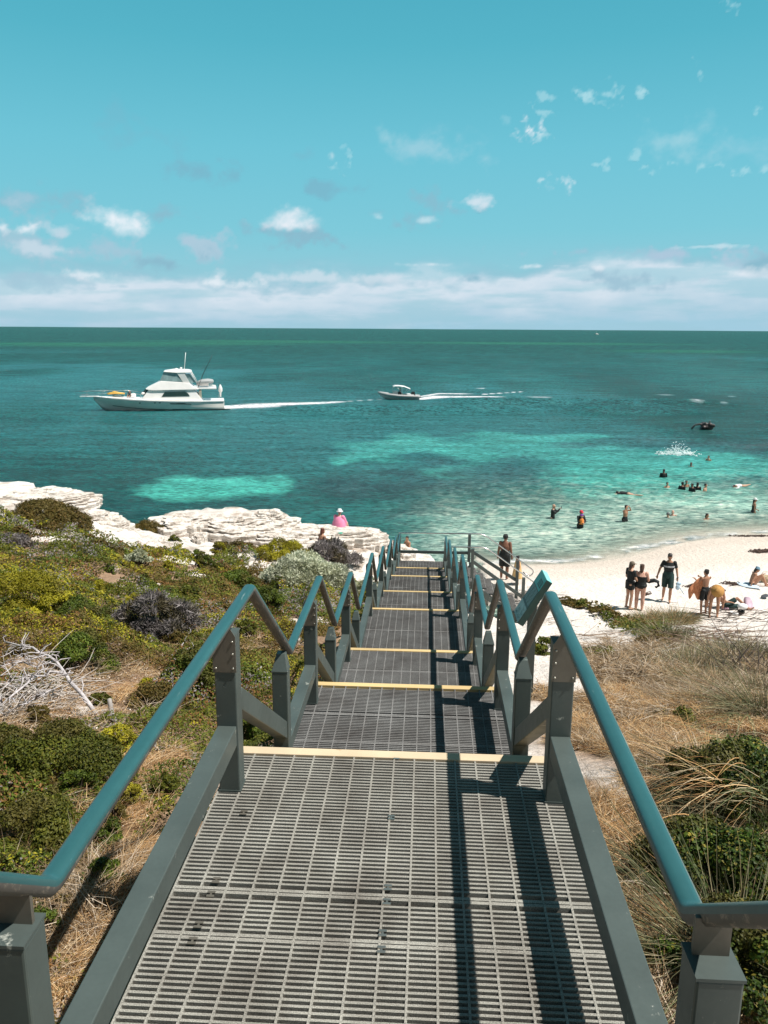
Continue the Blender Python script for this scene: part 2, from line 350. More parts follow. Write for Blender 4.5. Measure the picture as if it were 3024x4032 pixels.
SHORE = np.array([(0.5, 31.0), (3.0, 33.0), (4.6, 33.7), (8, 34.6), (12, 37.5), (16, 39.5), (24, 42), (45, 50)])
def shore_d(x, y):
    best = np.full(x.shape, 1e9)
    for a, b in zip(SHORE[:-1], SHORE[1:]):
        d = b-a; t = np.clip(((x-a[0])*d[0]+(y-a[1])*d[1])/(d@d), 0, 1); best = np.minimum(best, np.hypot(x-a[0]-t*d[0], y-a[1]-t*d[1]))
    return best
def field(x, y, B, warp=1.0, soft=.5):
    m = np.zeros(x.shape)
    wx = (fbm(x*.11, y*.11, 81, 4)-.5)*9*warp; wy = (fbm(x*.11, y*.11, 82, 4)-.5)*9*warp
    for c in B:
        yy = y-c[1]+wy; xx = x-c[0]-c[4]*yy+wx
        m = np.maximum(m, sstep(1+soft, 1-soft, np.hypot(xx/c[2], yy/c[3])))
    return m
ang = np.concatenate([np.linspace(R(-75), R(-38), 40), np.linspace(R(-37.8), R(34), 560), np.linspace(R(34.5), R(75), 40)])+YAW*-1
rr = [6.0]
while rr[-1] < 95000:
    r = rr[-1]; rr.append(r+max(.16, r*.0095 if r < 260 else r*.05))
rr = np.array(rr); RA, AN = np.meshgrid(rr, ang, indexing='ij'); WX = RA*np.sin(AN); WY = RA*np.cos(AN)-.0
keep = None
ch = (fbm(WX*.55, WY*.9, 91, 3)-.5)*.16+(fbm(WX*1.7+2, WY*2.3, 92, 3)-.5)*.07
WZ = SEA+ch*sstep(160, 60, RA)*sstep(0.0, 9, shore_d(WX, WY)*1.0)+0*WX
x, y = WX.ravel(), WY.ravel()
dk = np.array((.005, .066, .060)); md = np.array((.011, .120, .116)); lt = np.array((.055, .42, .335)); gr = np.array((.016, .125, .070)); far_ = np.array((.009, .072, .060)); pale = np.array((.52, .62, .52)); reef = np.array((.018, .062, .064))
warp_ = lambda x, y: (fbm(x*.05, y*.05, 122, 3)-.5)*3
n = fbm(x*.05, y*.02, 95, 4)[:, None]; n2_ = fbm(x*.4, y*.25, 96, 4)[:, None]
cl = dk*(1-n)+md*n; cl = dk+(md-dk)*np.clip((n-.3)*2.2, 0, 1)
f = sstep(110, 420, np.hypot(x, y))[:, None]; cl = cl*(1-f)+(far_*(.75+.5*n2_))*f
g = field(x, y, FARG, 0, .6)[:, None]; cl = cl*(1-g*.8)+gr*g*.8
near = sstep(75, 45, y)[:, None]*sstep(-14, 4, x)[:, None]; cl = cl*(1-near*.6)+(np.array((.028, .145, .115)))*near*.6
s = field(x, y, SANDY)[:, None]; fine_ = fbm(x*.22+warp_(x, y), y*.20, 121, 5)[:, None]; s = np.clip(s*1.25-1.0*np.clip(fine_-.34, 0, 1)-.04, 0, 1)*(.80+.2*n2_); cl = cl*(1-s)+lt*s
rf = (1.1*field(x, y, REEF)*sstep(.22, .5, fbm(x*.35, y*.35, 97, 4)))[:, None]; cl = cl*(1-np.clip(rf*.8, 0, 1))+reef*np.clip(rf*.8, 0, 1)
sdm = shore_d(x, y); sw = sstep(13+4*vnoise(x*.2, y*.2, 5), 1.0, sdm)[:, None]*sstep(-1.5, 2.5, x)[:, None]
cl = cl*(1-sw**1.2)+pale*sw**1.2
sw2 = sstep(22, 6, sdm)[:, None]*sstep(-3, 3, x)[:, None]; cl = cl*(1-sw2*.45)+np.array((.14, .40, .30))*sw2*.45
rip = sstep(.52, .66, fbm(x*2.2, y*3.2, 98, 3))[:, None]*sw2; cl = cl*(1-rip*.35)+np.array((.62, .72, .58))*rip*.35
# broken white water: the wakes, the little wave on the sand
bl = sstep(.50, .66, fbm(x*.018+3, y*.012, 131, 5))[:, None]*sstep(45, 70, y)[:, None]*sstep(420, 200, y)[:, None]*.5; cl = cl*(1-bl)+np.array((.030, .185, .20))*bl
foam = np.zeros(len(x))
def streak(pts, w, st=1.0, th=.45):
    global foam
    for (a, wa), (b, wb_) in zip(list(zip(pts, w))[:-1], list(zip(pts, w))[1:]):
        a = np.array(a[:2]); b = np.array(b[:2]); d = b-a; t = np.clip(((x-a[0])*d[0]+(y-a[1])*d[1])/(d@d), 0, 1)
        r = np.hypot(x-a[0]-t*d[0], y-a[1]-t*d[1]); ww = wa+(wb_-wa)*t
        foam = np.maximum(foam, st*sstep(1.0, .2, r/ww)*sstep(th-.12, th+.1, fbm(x*1.1, y*1.1, 99, 4)+.25*(1-r/ww)))
P = lambda a, b: atz(a, b, SEA)
streak([P(488, 880), P(560, 876), P(650, 872), P(735, 868)], [2.6, 4.2, 2.6, 1.0], 1, .40)
streak([P(735, 868), P(830, 862)], [.4, .3], .5)
streak([P(905, 862), P(950, 857), P(1000, 857), P(1080, 857)], [1.3, 2.6, 1.6, .6], 1, .34)
streak([P(905, 857), P(950, 850), P(1040, 852), P(1130, 846)], [.4, .8, .5, .3], 1, .42)
streak([P(1080, 857), P(1200, 858)], [.6, .3], .5, .5)
streak([P(1490, 873), P(1575, 874)], [.4, .2], .35, .42)
streak([P(255, 886), P(300, 887), P(480, 884)], [.7, .4, .25], 1, .36)
streak([P(1015, 838), P(1045, 839)], [.5, .3], .6, .4)
foam = np.maximum(foam, .75*sstep(.5, .1, np.abs(sdm-.35-.7*vnoise(x*.5, y*.5, 12)))*sstep(-1, 4, x)*(y > 28)*sstep(.3, .6, fbm(x*1.5, y*1.5, 13, 3)))
streak([P(1130, 846), P(1400, 852), P(1659, 858)], [.3, .25, .2], .25, .58)
# wake troughs: a dark long swell behind the two boats
sw_ = np.zeros(len(x))
for (a, b, wd) in ((P(560, 886), P(1659, 885), 2.4), (P(930, 868), P(1659, 874), 1.6)):
    a = np.array(a[:2]); b = np.array(b[:2]); d = b-a; t = np.clip(((x-a[0])*d[0]+(y-a[1])*d[1])/(d@d), 0, 1)
    r = ((x-a[0])*d[1]-(y-a[1])*d[0])/np.hypot(*d); ins = (t > 0)&(t < 1.0)
    sw_ += np.where(ins, (.30*np.exp(-(r/wd)**2)-.16*np.exp(-((r-3.2)/wd)**2))*1.5*np.clip(fbm(x*.06, y*.1, 77, 3)*3-.7, 0, 1)*1.6*sstep(0, .08, t)*sstep(1, .8, t), 0)
WZ = WZ+sw_.reshape(WZ.shape)
cl = cl*(1-foam[:, None])+np.array((.85, .9, .9))*foam[:, None]
# vertices over dry land sit below the ground; fade to clear on the wet sand
nr, na = RA.shape; idx = np.arange(nr*na).reshape(nr, na)
Fw = np.stack([idx[:-1, :-1], idx[1:, :-1], idx[1:, 1:], idx[:-1, 1:]], -1).reshape(-1, 4)
cen = np.stack([x[Fw].mean(1), y[Fw].mean(1)], 1)
ok = (cen[:, 1] > 26) | (np.abs(cen[:, 0]) > 60)
Fw = Fw[ok]
def water_mat():
    m, nt, b = principled('sea_water'); N = nt.nodes; L = nt.links
    at = N.new('ShaderNodeAttribute'); at.attribute_name = 'tint'; al = N.new('ShaderNodeAttribute'); al.attribute_name = 'shoal'
    tc = N.new('ShaderNodeTexCoord')
    def noise(sc, det, stretch, rot=0):
        mp = N.new('ShaderNodeMapping'); mp.inputs['Scale'].default_value = stretch; mp.inputs['Rotation'].default_value = (0, 0, rot); L.new(tc.outputs['Object'], mp.inputs['Vector'])
        t = N.new('ShaderNodeTexNoise'); t.inputs['Scale'].default_value = sc; t.inputs['Detail'].default_value = det; t.inputs['Roughness'].default_value = .68; t.inputs['Distortion'].default_value = .3
        L.new(mp.outputs['Vector'], t.inputs['Vector']); return t.outputs['Fac']
    a = noise(2.2, 7, (.8, 1.7, 1), .25); c2 = noise(.12, 6, (1, 2.2, 1), -.2); d2 = noise(.016, 6, (1, 3, 1), .1)
    # distance bands of wavelength
    def mth(op, p, q=None):
        k = N.new('ShaderNodeMath'); k.operation = op
        for i, v in enumerate((p, q)):
            if v is None: continue
            if isinstance(v, (int, float)): k.inputs[i].default_value = v
            else: L.new(v, k.inputs[i])
        return k.outputs[0]
    h = mth('ADD', mth('MULTIPLY', a, .34), mth('ADD', mth('MULTIPLY', c2, .9), mth('MULTIPLY', d2, 4.0)))
    bp = N.new('ShaderNodeBump'); bp.inputs['Strength'].default_value = 1.0; bp.inputs['Distance'].default_value = 1.0
    L.new(h, bp.inputs['Height']); L.new(bp.outputs['Normal'], b.inputs['Normal'])
    # light and dark of the ripples painted into the water colour
    v = noise(3.4, 8, (.55, 1.5, 1), .2); cr = N.new('ShaderNodeValToRGB'); cr.color_ramp.elements[0].position = .40; cr.color_ramp.elements[1].position = .60
    cr.color_ramp.elements[0].color = (.34, .44, .46, 1); cr.color_ramp.elements[1].color = (1.85, 1.60, 1.58, 1); L.new(v, cr.inputs['Fac'])
    v2 = noise(.42, 9, (.4, 1.6, 1), .1); cr2 = N.new('ShaderNodeValToRGB'); cr2.color_ramp.elements[0].position = .35; cr2.color_ramp.elements[1].position = .68
    cr2.color_ramp.elements[0].color = (.58, .64, .66, 1); cr2.color_ramp.elements[1].color = (1.5, 1.36, 1.40, 1); L.new(v2, cr2.inputs['Fac'])
    mx = N.new('ShaderNodeMix'); mx.data_type = 'RGBA'; mx.blend_type = 'MULTIPLY'; mx.inputs[0].default_value = 1; mx.clamp_result = False
    L.new(at.outputs['Color'], mx.inputs[6]); L.new(cr.outputs['Color'], mx.inputs[7])
    m2 = N.new('ShaderNodeMix'); m2.data_type = 'RGBA'; m2.blend_type = 'MULTIPLY'; m2.inputs[0].default_value = 1
    L.new(mx.outputs[2], m2.inputs[6]); L.new(cr2.outputs['Color'], m2.inputs[7]); L.new(m2.outputs[2], b.inputs['Base Color'])
    b.inputs['Roughness'].default_value = .14; b.inputs['IOR'].default_value = 1.0; b.inputs['Specular IOR Level'].default_value = 0
    b.inputs['Roughness'].default_value = 1
    gl = N.new('ShaderNodeBsdfGlossy'); gl.inputs['Roughness'].default_value = .16; L.new(bp.outputs['Normal'], gl.inputs['Normal']); gl.inputs['Color'].default_value = (.9, .95, .95, 1)
    lw = N.new('ShaderNodeLayerWeight'); lw.inputs['Blend'].default_value = .16; L.new(bp.outputs['Normal'], lw.inputs['Normal'])
    fm = mth('MINIMUM', mth('ADD', mth('MULTIPLY', lw.outputs['Fresnel'], .42), .03), .17)
    ms = N.new('ShaderNodeMixShader'); L.new(fm, ms.inputs[0]); L.new(b.outputs[0], ms.inputs[1]); L.new(gl.outputs[0], ms.inputs[2])
    tr_ = N.new('ShaderNodeBsdfTransparent'); m3 = N.new('ShaderNodeMixShader'); L.new(al.outputs['Fac'], m3.inputs[0]); L.new(tr_.outputs[0], m3.inputs[1]); L.new(ms.outputs[0], m3.inputs[2]); L.new(m3.outputs[0], nt.nodes['Material Output'].inputs['Surface'])
    return m
sea = np_mesh('water', np.c_[x, y, WZ.ravel()], Fw, water_mat(), cl, smooth=True)
tag(sea, kind='structure')
ca = sea.data.attributes.new('shoal', 'FLOAT', 'POINT')
lz = land_h(x[:], y[:], False) if False else None
sh = np.ones(len(x)); inn = (np.hypot(x, y) < 60)
lh = land_h(x[inn], y[inn]); dep = SEA-lh
sh[inn] = np.where(x[inn] > .5, np.clip(.10+.9*sstep(-.03, .55, dep)+foam[inn]*.8, 0, 1), 1)
ca.data.foreach_set('value', sh.astype(np.float32))

# ---------------------------------------------------------------- sky and sun
SUN_EL, SUN_AZ = R(61), math.atan2(-.20, 1.0)      # sun stands to the right, a little behind the camera
sd_ = Vector((math.cos(SUN_EL)*math.cos(SUN_AZ), math.cos(SUN_EL)*math.sin(SUN_AZ), math.sin(SUN_EL)))
sl = bpy.data.lights.new('sun', 'SUN'); sl.energy = 5.0; sl.angle = R(.53); sl.color = (1, .955, .89)
so = bpy.data.objects.new('sun', sl); COL.objects.link(so); so.rotation_euler = sd_.to_track_quat('Z', 'Y').to_euler()
w = bpy.data.worlds.new('World'); scene.world = w; w.use_nodes = True; NT = w.node_tree; NT.nodes.clear(); N = NT.nodes; L = NT.links
out = N.new('ShaderNodeOutputWorld'); bg = N.new('ShaderNodeBackground'); L.new(bg.outputs[0], out.inputs['Surface'])
sky = N.new('ShaderNodeTexSky'); sky.sky_type = 'NISHITA'; sky.sun_disc = False; sky.sun_elevation = SUN_EL; sky.sun_rotation = math.pi/2-SUN_AZ
sky.air_density = 1.0; sky.dust_density = .6; sky.ozone_density = 1.2
tc = N.new('ShaderNodeTexCoord'); sep = N.new('ShaderNodeSeparateXYZ'); L.new(tc.outputs['Generated'], sep.inputs[0])
def mth(op, p, q=None, r=None, clamp=False):
    k = N.new('ShaderNodeMath'); k.operation = op; k.use_clamp = clamp
    for i, v in enumerate((p, q, r)):
        if v is None: continue
        if isinstance(v, (int, float)): k.inputs[i].default_value = v
        else: L.new(v, k.inputs[i])
    return k.outputs[0]
def mixc(f, a, b_, mode='MIX'):
    k = N.new('ShaderNodeMix'); k.data_type = 'RGBA'; k.blend_type = mode
    for i, v in ((0, f), (6, a), (7, b_)):
        if isinstance(v, (int, float)): k.inputs[i].default_value = v
        elif isinstance(v, tuple): k.inputs[i].default_value = v+(1,)
        else: L.new(v, k.inputs[i])
    return k.outputs[2]
AZ = mth('ARCTAN2', sep.outputs[0], sep.outputs[1]); EL = mth('ARCSINE', sep.outputs[2])
grad = N.new('ShaderNodeValToRGB'); el = grad.color_ramp.elements
# by elevation in radians, 0..0.6 (this photograph's sky is a greenish cyan, paler low down)
stops = [(0.0, (.36, .60, .73)), (.07, (.30, .60, .72)), (.14, (.215, .60, .72)), (.25, (.165, .57, .70)), (.38, (.096, .475, .60)), (.50, (.068, .41, .535)), (.62, (.07, .29, .38)), (.76, (.05, .11, .15)), (1.0, (.042, .075, .105))]
el[0].position = 0; el[0].color = stops[0][1]+(1,); el[1].position = 1; el[1].color = stops[-1][1]+(1,)
for p, c_ in stops[1:-1]:
    e_ = el.new(p); e_.color = c_+(1,)
L.new(mth('DIVIDE', EL, .80, clamp=True), grad.inputs['Fac'])
skyt = mixc(1.0, sky.outputs[0], (.55, 1.05, 1.0), 'MULTIPLY')
k = N.new('ShaderNodeVectorMath'); k.operation = 'SCALE'; L.new(grad.outputs['Color'], k.inputs[0]); k.inputs['Scale'].default_value = 10.0
base = mixc(.90, skyt, k.outputs[0])
back = N.new('ShaderNodeMapRange'); back.interpolation_type = 'SMOOTHSTEP'; L.new(sep.outputs[1], back.inputs[0]); back.inputs[1].default_value = .45; back.inputs[2].default_value = -.15
base = mixc(mth('MULTIPLY', back.outputs[0], .62), base, (.9, 1.5, 1.9))
L.new(base, bg.inputs['Color']); bg.inputs['Strength'].default_value = .0758
# ---------------------------------------------------------------- clouds: a wide sheet of cloud far out over the sea
caz = np.arange(R(-34), R(36), R(.085)); cel = np.arange(R(-.4), R(40), R(.085))
CA, CE = np.meshgrid(caz, cel)
def dirpx(px, py):
    d = ray(px, py); d = d/np.linalg.norm(d); return math.atan2(d[0], d[1]), math.asin(d[2])
K = 30.0
nA = fbm(CA*K, CE*K*1.5, 201, 6, .55); nB = fbm(CA*K*3.2, CE*K*3.6, 202, 5, .58); nC = fbm(CA*K*.4, CE*K*.9, 203, 6, .55); nD = fbm(CA*K*.8, CE*K*2.2, 204, 6, .58)
warpx = (fbm(CA*K*1.5, CE*K*1.5, 205, 4)-.5); warpy = (fbm(CA*K*1.5, CE*K*1.5, 206, 4)-.5)
ccol = np.zeros(CA.shape+(3,)); calp = np.zeros(CA.shape)
def over(col, a):
    global ccol, calp
    na = a+calp*(1-a); w = np.where(na > 1e-6, a/np.maximum(na, 1e-6), 0)[..., None]
    ccol = ccol*(1-w)+np.array(col)*w; calp = na
def puff(px, py, rx, ry, col, strength, thin=False, edge=.35, wob=1.0, flat=False):
    a0, e0 = dirpx(px, py); ra = rx*S0/FPX*1.12; re = ry*S0/FPX*1.12
    dx = (CA-a0)/ra*math.cos(e0); dy = (CE-e0)/re
    if flat: dy = np.where(dy < 0, dy*2.2, dy)
    dx = dx+warpx*.9*wob; dy = dy+warpy*.9*wob
    r = np.hypot(dx, dy)
    v = 1.0-r+(((nB if thin else nA)-.5)*(3.6 if thin else 2.6)*wob)
    if not thin: v = v+(nB-.5)*1.1*wob
    a = sstep(0, edge*(4.2 if thin else 3.2), v)*strength*sstep(3.2, 1.6, r)*(1 if not thin else (.25+.75*sstep(.42, .62, nB))*(1 if col is WH else .7))
    if col == WH or col[0] > .7:   # a sunlit heap has a greyer foot
        sh = sstep(-.1, -.9, (CE-e0)/re+warpy)[..., None]*.5
        cc = np.array(col)*(1-sh)+np.array((.50, .63, .74))*sh
        over(cc, a)
    else: over(col, a)
WH = (.90, .93, .98); SH = (.26, .50, .62); SH2 = (.20, .47, .60)
# the low bank
nS = fbm(CA*K*.35, CE*K*2.6, 207, 6, .55)
up = CE+(nC-.5)*.035+(nA-.5)*.022+(fbm(CA*3.2, CE*2, 208, 2)-.5)*.03
pos = np.array([0, .018, .038, .058, .066, .074, .085]); bc = np.array([(.37, .61, .75), (.46, .64, .77), (.58, .71, .82), (.73, .80, .89), (.50, .66, .77), (.34, .57, .69), (.28, .52, .64)])
uu = up*1.09+(nD-.5)*.018+(nS-.5)*.030
body = np.stack([np.interp(uu, pos, bc[:, i]) for i in range(3)], -1)
over(body, sstep(.084, .052, up)*(.44+.40*sstep(.38, .62, nS)))
for a in ((80, 435, 90, 26, SH, .45), (40, 520, 110, 60, (.36, .58, .69), .6), (350, 465, 60, 22, SH, .6), (440, 375, 80, 22, SH2, .55), (300, 285, 70, 35, SH2, .22), (730, 410, 70, 16, SH2, .55), (645, 335, 25, 10, SH2, .3),
          (425, 530, 70, 28, (.42, .60, .72), .75), (200, 545, 200, 36, (.38, .58, .70), .6), (640, 505, 90, 20, SH, .7), (730, 525, 50, 22, SH, .75), (870, 478, 60, 20, SH, .65), (935, 430, 50, 26, SH, .5), (1000, 455, 50, 14, SH, .5), (330, 565, 90, 22, SH, .7),
          (1300, 545, 190, 12, (.36, .56, .69), .7), (1430, 550, 70, 18, (.42, .58, .72), .8), (1590, 575, 70, 22, (.45, .60, .73), .8), (1300, 590, 80, 24, (.36, .56, .68), .8), (1395, 600, 60, 24, (.36, .56, .68), .7), (1640, 575, 40, 20, SH, .7), (60, 600, 120, 18, (.38, .58, .70), .5), (1030, 600, 20, 10, SH, .7)):
    puff(*a[:5], min(1, a[5]*1.45))
puff(250, 472, 62, 38, WH, .95, flat=True, wob=.55); puff(265, 488, 60, 22, WH, .7, wob=.6); puff(630, 485, 60, 30, (.84, .88, .94), .95, flat=True, wob=.55)
puff(60, 494, 30, 12, WH, .85); puff(5, 492, 14, 12, WH, .8); puff(130, 500, 40, 18, (.62, .74, .83), .6); puff(100, 540, 90, 14, (.62, .74, .83), .7); puff(60, 430, 40, 20, (.40, .60, .72), .6)
puff(190, 592, 50, 14, WH, .7); puff(480, 612, 70, 12, WH, .75); puff(790, 503, 42, 9, WH, .8); puff(915, 475, 26, 8, (.6, .8, .88), .7); puff(1015, 440, 38, 17, (.70, .80, .88), .85); puff(820, 470, 16, 7, (.6, .8, .88), .6)
puff(1300, 575, 30, 9, WH, .6); puff(925, 572, 60, 5, WH, .6); puff(1200, 574, 70, 6, WH, .6); puff(1525, 532, 50, 4, (.6, .78, .86), .7); puff(1600, 590, 60, 12, WH, .6); puff(700, 600, 200, 12, (.74, .80, .88), .6)
puff(830, 293, 46, 26, (.42, .68, .77), .75, edge=.6); puff(900, 325, 70, 24, (.36, .64, .75), .7, edge=.6); puff(1005, 320, 60, 32, (.40, .66, .76), .75, edge=.6); puff(960, 300, 100, 30, (.30, .60, .72), .4, edge=.8)
puff(1500, 298, 56, 34, (.40, .68, .77), .75, edge=.6); puff(1610, 320, 70, 30, (.33, .63, .75), .6, edge=.6)
puff(1142, 280, 26, 18, WH, .95, thin=True, wob=.8); puff(1165, 294, 18, 8, (.6, .82, .88), .7, thin=True); puff(1092, 262, 14, 10, (.35, .66, .76), .5, thin=True)
for a in ((1178, 238, 16, 10), (1178, 208, 24, 9), (1300, 205, 44, 14), (1255, 205, 22, 16), (1376, 208, 10, 6), (1375, 337, 10, 7), (1314, 345, 9, 14), (1287, 355, 6, 4), (1380, 362, 24, 6), (1455, 352, 7, 5), (1524, 363, 16, 6), (1628, 367, 24, 10), (1632, 237, 10, 12), (1508, 140, 10, 12), (1574, 8, 18, 12), (725, 365, 22, 10), (745, 352, 12, 18), (1330, 230, 12, 8), (1420, 370, 12, 5)):
    puff(a[0], a[1], a[2], a[3], (.50, .78, .85), .65, thin=True, edge=.3, wob=1.25)
puff(714, 341, 12, 9, (.85, .93, .96), .9, thin=True, wob=.6); puff(1186, 393, 18, 12, WH, .9, thin=True, wob=.7); puff(1229, 398, 13, 14, WH, .95, thin=True, wob=.6); puff(1165, 392, 10, 5, (.6, .82, .88), .6, thin=True)

ci = np.arange(CA.size).reshape(CA.shape)
Fc = np.stack([ci[:-1, :-1], ci[:-1, 1:], ci[1:, 1:], ci[1:, :-1]], -1).reshape(-1, 4)
af = calp.ravel()[Fc].max(1) > .004; Fc = Fc[af]
RC = 30000.0
CV = np.stack([RC*np.sin(CA)*np.cos(CE), RC*np.cos(CA)*np.cos(CE), RC*np.sin(CE)], -1).reshape(-1, 3)
used = np.zeros(len(CV), bool); used[Fc.ravel()] = True; remap = np.cumsum(used)-1
mcl = bpy.data.materials.new('cloud'); mcl.use_nodes = True; nt = mcl.node_tree; nt.nodes.clear()
o_ = nt.nodes.new('ShaderNodeOutputMaterial'); em = nt.nodes.new('ShaderNodeEmission'); em.inputs['Strength'].default_value = .758; tr = nt.nodes.new('ShaderNodeBsdfTransparent'); ms = nt.nodes.new('ShaderNodeMixShader')
a1 = nt.nodes.new('ShaderNodeAttribute'); a1.attribute_name = 'tint'; a2 = nt.nodes.new('ShaderNodeAttribute'); a2.attribute_name = 'cover'
nt.links.new(a1.outputs['Color'], em.inputs['Color']); nt.links.new(a2.outputs['Fac'], ms.inputs[0]); nt.links.new(tr.outputs[0], ms.inputs[1]); nt.links.new(em.outputs[0], ms.inputs[2]); nt.links.new(ms.outputs[0], o_.inputs['Surface'])
mcl.cycles.emission_sampling = 'NONE'
clouds = np_mesh('sky', CV[used], remap[Fc], mcl, ccol.reshape(-1, 3)[used], smooth=True); tag(clouds, kind='structure')
cc_ = clouds.data.attributes.new('cover', 'FLOAT', 'POINT'); cc_.data.foreach_set('value', calp.ravel()[used].astype(np.float32))
vs = scene.view_settings; vs.view_transform = 'Standard'; vs.look = 'None'; vs.exposure = .4; vs.gamma = 1; vs.use_curve_mapping = False
scene.render.engine = 'CYCLES'; scene.cycles.max_bounces = 6; scene.cycles.transparent_max_bounces = 16
scene.cycles.caustics_reflective = False; scene.cycles.caustics_refractive = False
# ---------------------------------------------------------------- walkway: landings joined by short flights
paint = worn('green_grey_paint', (.066, .084, .078), (.42, .43, .38), rough=.40, thr=.635, scale=11, spec=.5)
teal = worn('teal_handrail_paint', (.024, .090, .096), (.20, .27, .265), rough=.30, thr=.635, scale=5, stretch=(9, .7, 2), spec=.5, fine=40)
under = worn('bare_rail_metal', (.11, .10, .09), (.26, .22, .18), rough=.5, thr=.55, scale=14, stretch=(6, 1, 1), metal=.3)
plate = worn('bracket_steel', (.15, .135, .11), (.25, .2, .15), rough=.5, thr=.62, scale=10, metal=.4)
steel = simple('stainless_steel', (.62, .60, .58), rough=.22, metal=.9, var=.08)
fade = worn('faded_nosing', (.58, .46, .31), (.45, .33, .20), rough=.85, thr=.60, scale=8, fine=120)
yellow = worn('yellow_nosing', (.55, .40, .19), (.5, .32, .16), rough=.8, thr=.60, scale=6, fine=120)
screw = simple('screw', (.5, .48, .42), rough=.35, metal=.9)
def grate_mat(nm='grit_grating', ca_=(.17, .165, .15), cb_=(.50, .485, .435)):
    m, nt, b = principled(nm); N = nt.nodes; L = nt.links; tc = N.new('ShaderNodeTexCoord')
    a = N.new('ShaderNodeTexNoise'); a.inputs['Scale'].default_value = 260; a.inputs['Detail'].default_value = 3
    c = N.new('ShaderNodeTexNoise'); c.inputs['Scale'].default_value = 3.2; c.inputs['Detail'].default_value = 6; c.inputs['Roughness'].default_value = .65
    L.new(tc.outputs['Object'], a.inputs['Vector']); L.new(tc.outputs['Object'], c.inputs['Vector'])
    r1 = N.new('ShaderNodeValToRGB'); r1.color_ramp.elements[0].position = .32; r1.color_ramp.elements[1].position = .68
    r1.color_ramp.elements[0].color = ca_+(1,); r1.color_ramp.elements[1].color = cb_+(1,)
    r2 = N.new('ShaderNodeValToRGB'); r2.color_ramp.elements[0].position = .3; r2.color_ramp.elements[1].position = .7
    r2.color_ramp.elements[0].color = (.50, .47, .45, 1); r2.color_ramp.elements[1].color = (1.0, 1, .98, 1)
    L.new(a.outputs['Fac'], r1.inputs['Fac']); L.new(c.outputs['Fac'], r2.inputs['Fac'])
    mx = N.new('ShaderNodeMix'); mx.data_type = 'RGBA'; mx.blend_type = 'MULTIPLY'; mx.inputs[0].default_value = 1
    L.new(r1.outputs['Color'], mx.inputs[6]); L.new(r2.outputs['Color'], mx.inputs[7]); L.new(mx.outputs[2], b.inputs['Base Color'])
    b.inputs['Roughness'].default_value = .8; b.inputs['Specular IOR Level'].default_value = .25
    bp = N.new('ShaderNodeBump'); bp.inputs['Strength'].default_value = .5; bp.inputs['Distance'].default_value = .002
    L.new(a.outputs['Fac'], bp.inputs['Height']); L.new(bp.outputs['Normal'], b.inputs['Normal'])
    return m
grit = grate_mat(); grit2 = grate_mat('dark_grit_grating', (.10, .10, .10), (.34, .335, .33))  # second one is a darker tone for farther landings and beach treads
walk = empty('stairway', (0, 3.8, 0), 0, 'long grated metal walkway with teal zigzag handrails stepping down to the beach', 'stairway')
walk_inv = Matrix.Translation((0, -3.8, 0))
def part(mb, name, mat, parent=walk, bevel=0, **k):
    o = mb.build(name, mat, parent, bevel, **k)
    if parent is walk: o.matrix_parent_inverse = walk_inv
    return o
def grating(x0, x1, y0, y1, z, pitch=.0252, seams=()):
    """open grating: bars across, thin ribs along, a frame and the joints between panels"""
    mb = MB(); w = x1-x0; cx = (x0+x1)/2; t = .036
    y = y0+.03
    while y < y1-.09:
        if not any(abs(y-s) < .030 for s in seams): mb.box((cx, y, z-t/2), (w-.02, .0108, t))
        y += pitch
    n = int(round(w/.104))
    for i in range(n+1):
        xx = x0+.012+i*(w-.024)/n
        mb.box((xx, (y0+y1)/2, z-t/2+.0012), (.0085, y1-y0-.02, t))
    for s in seams:
        mb.box((cx, s-.010, z-t/2+.0006), (w-.03, .016, t)); mb.box((cx, s+.011, z-t/2+.0006), (w-.03, .016, t))
    return mb
ZL = [STEP*(1-k) for k in range(9)]
HR = [.93, .885, .95, .96, .97, .98, .99, 1.0, 1.02]      # top of rail above each landing
HW = .84
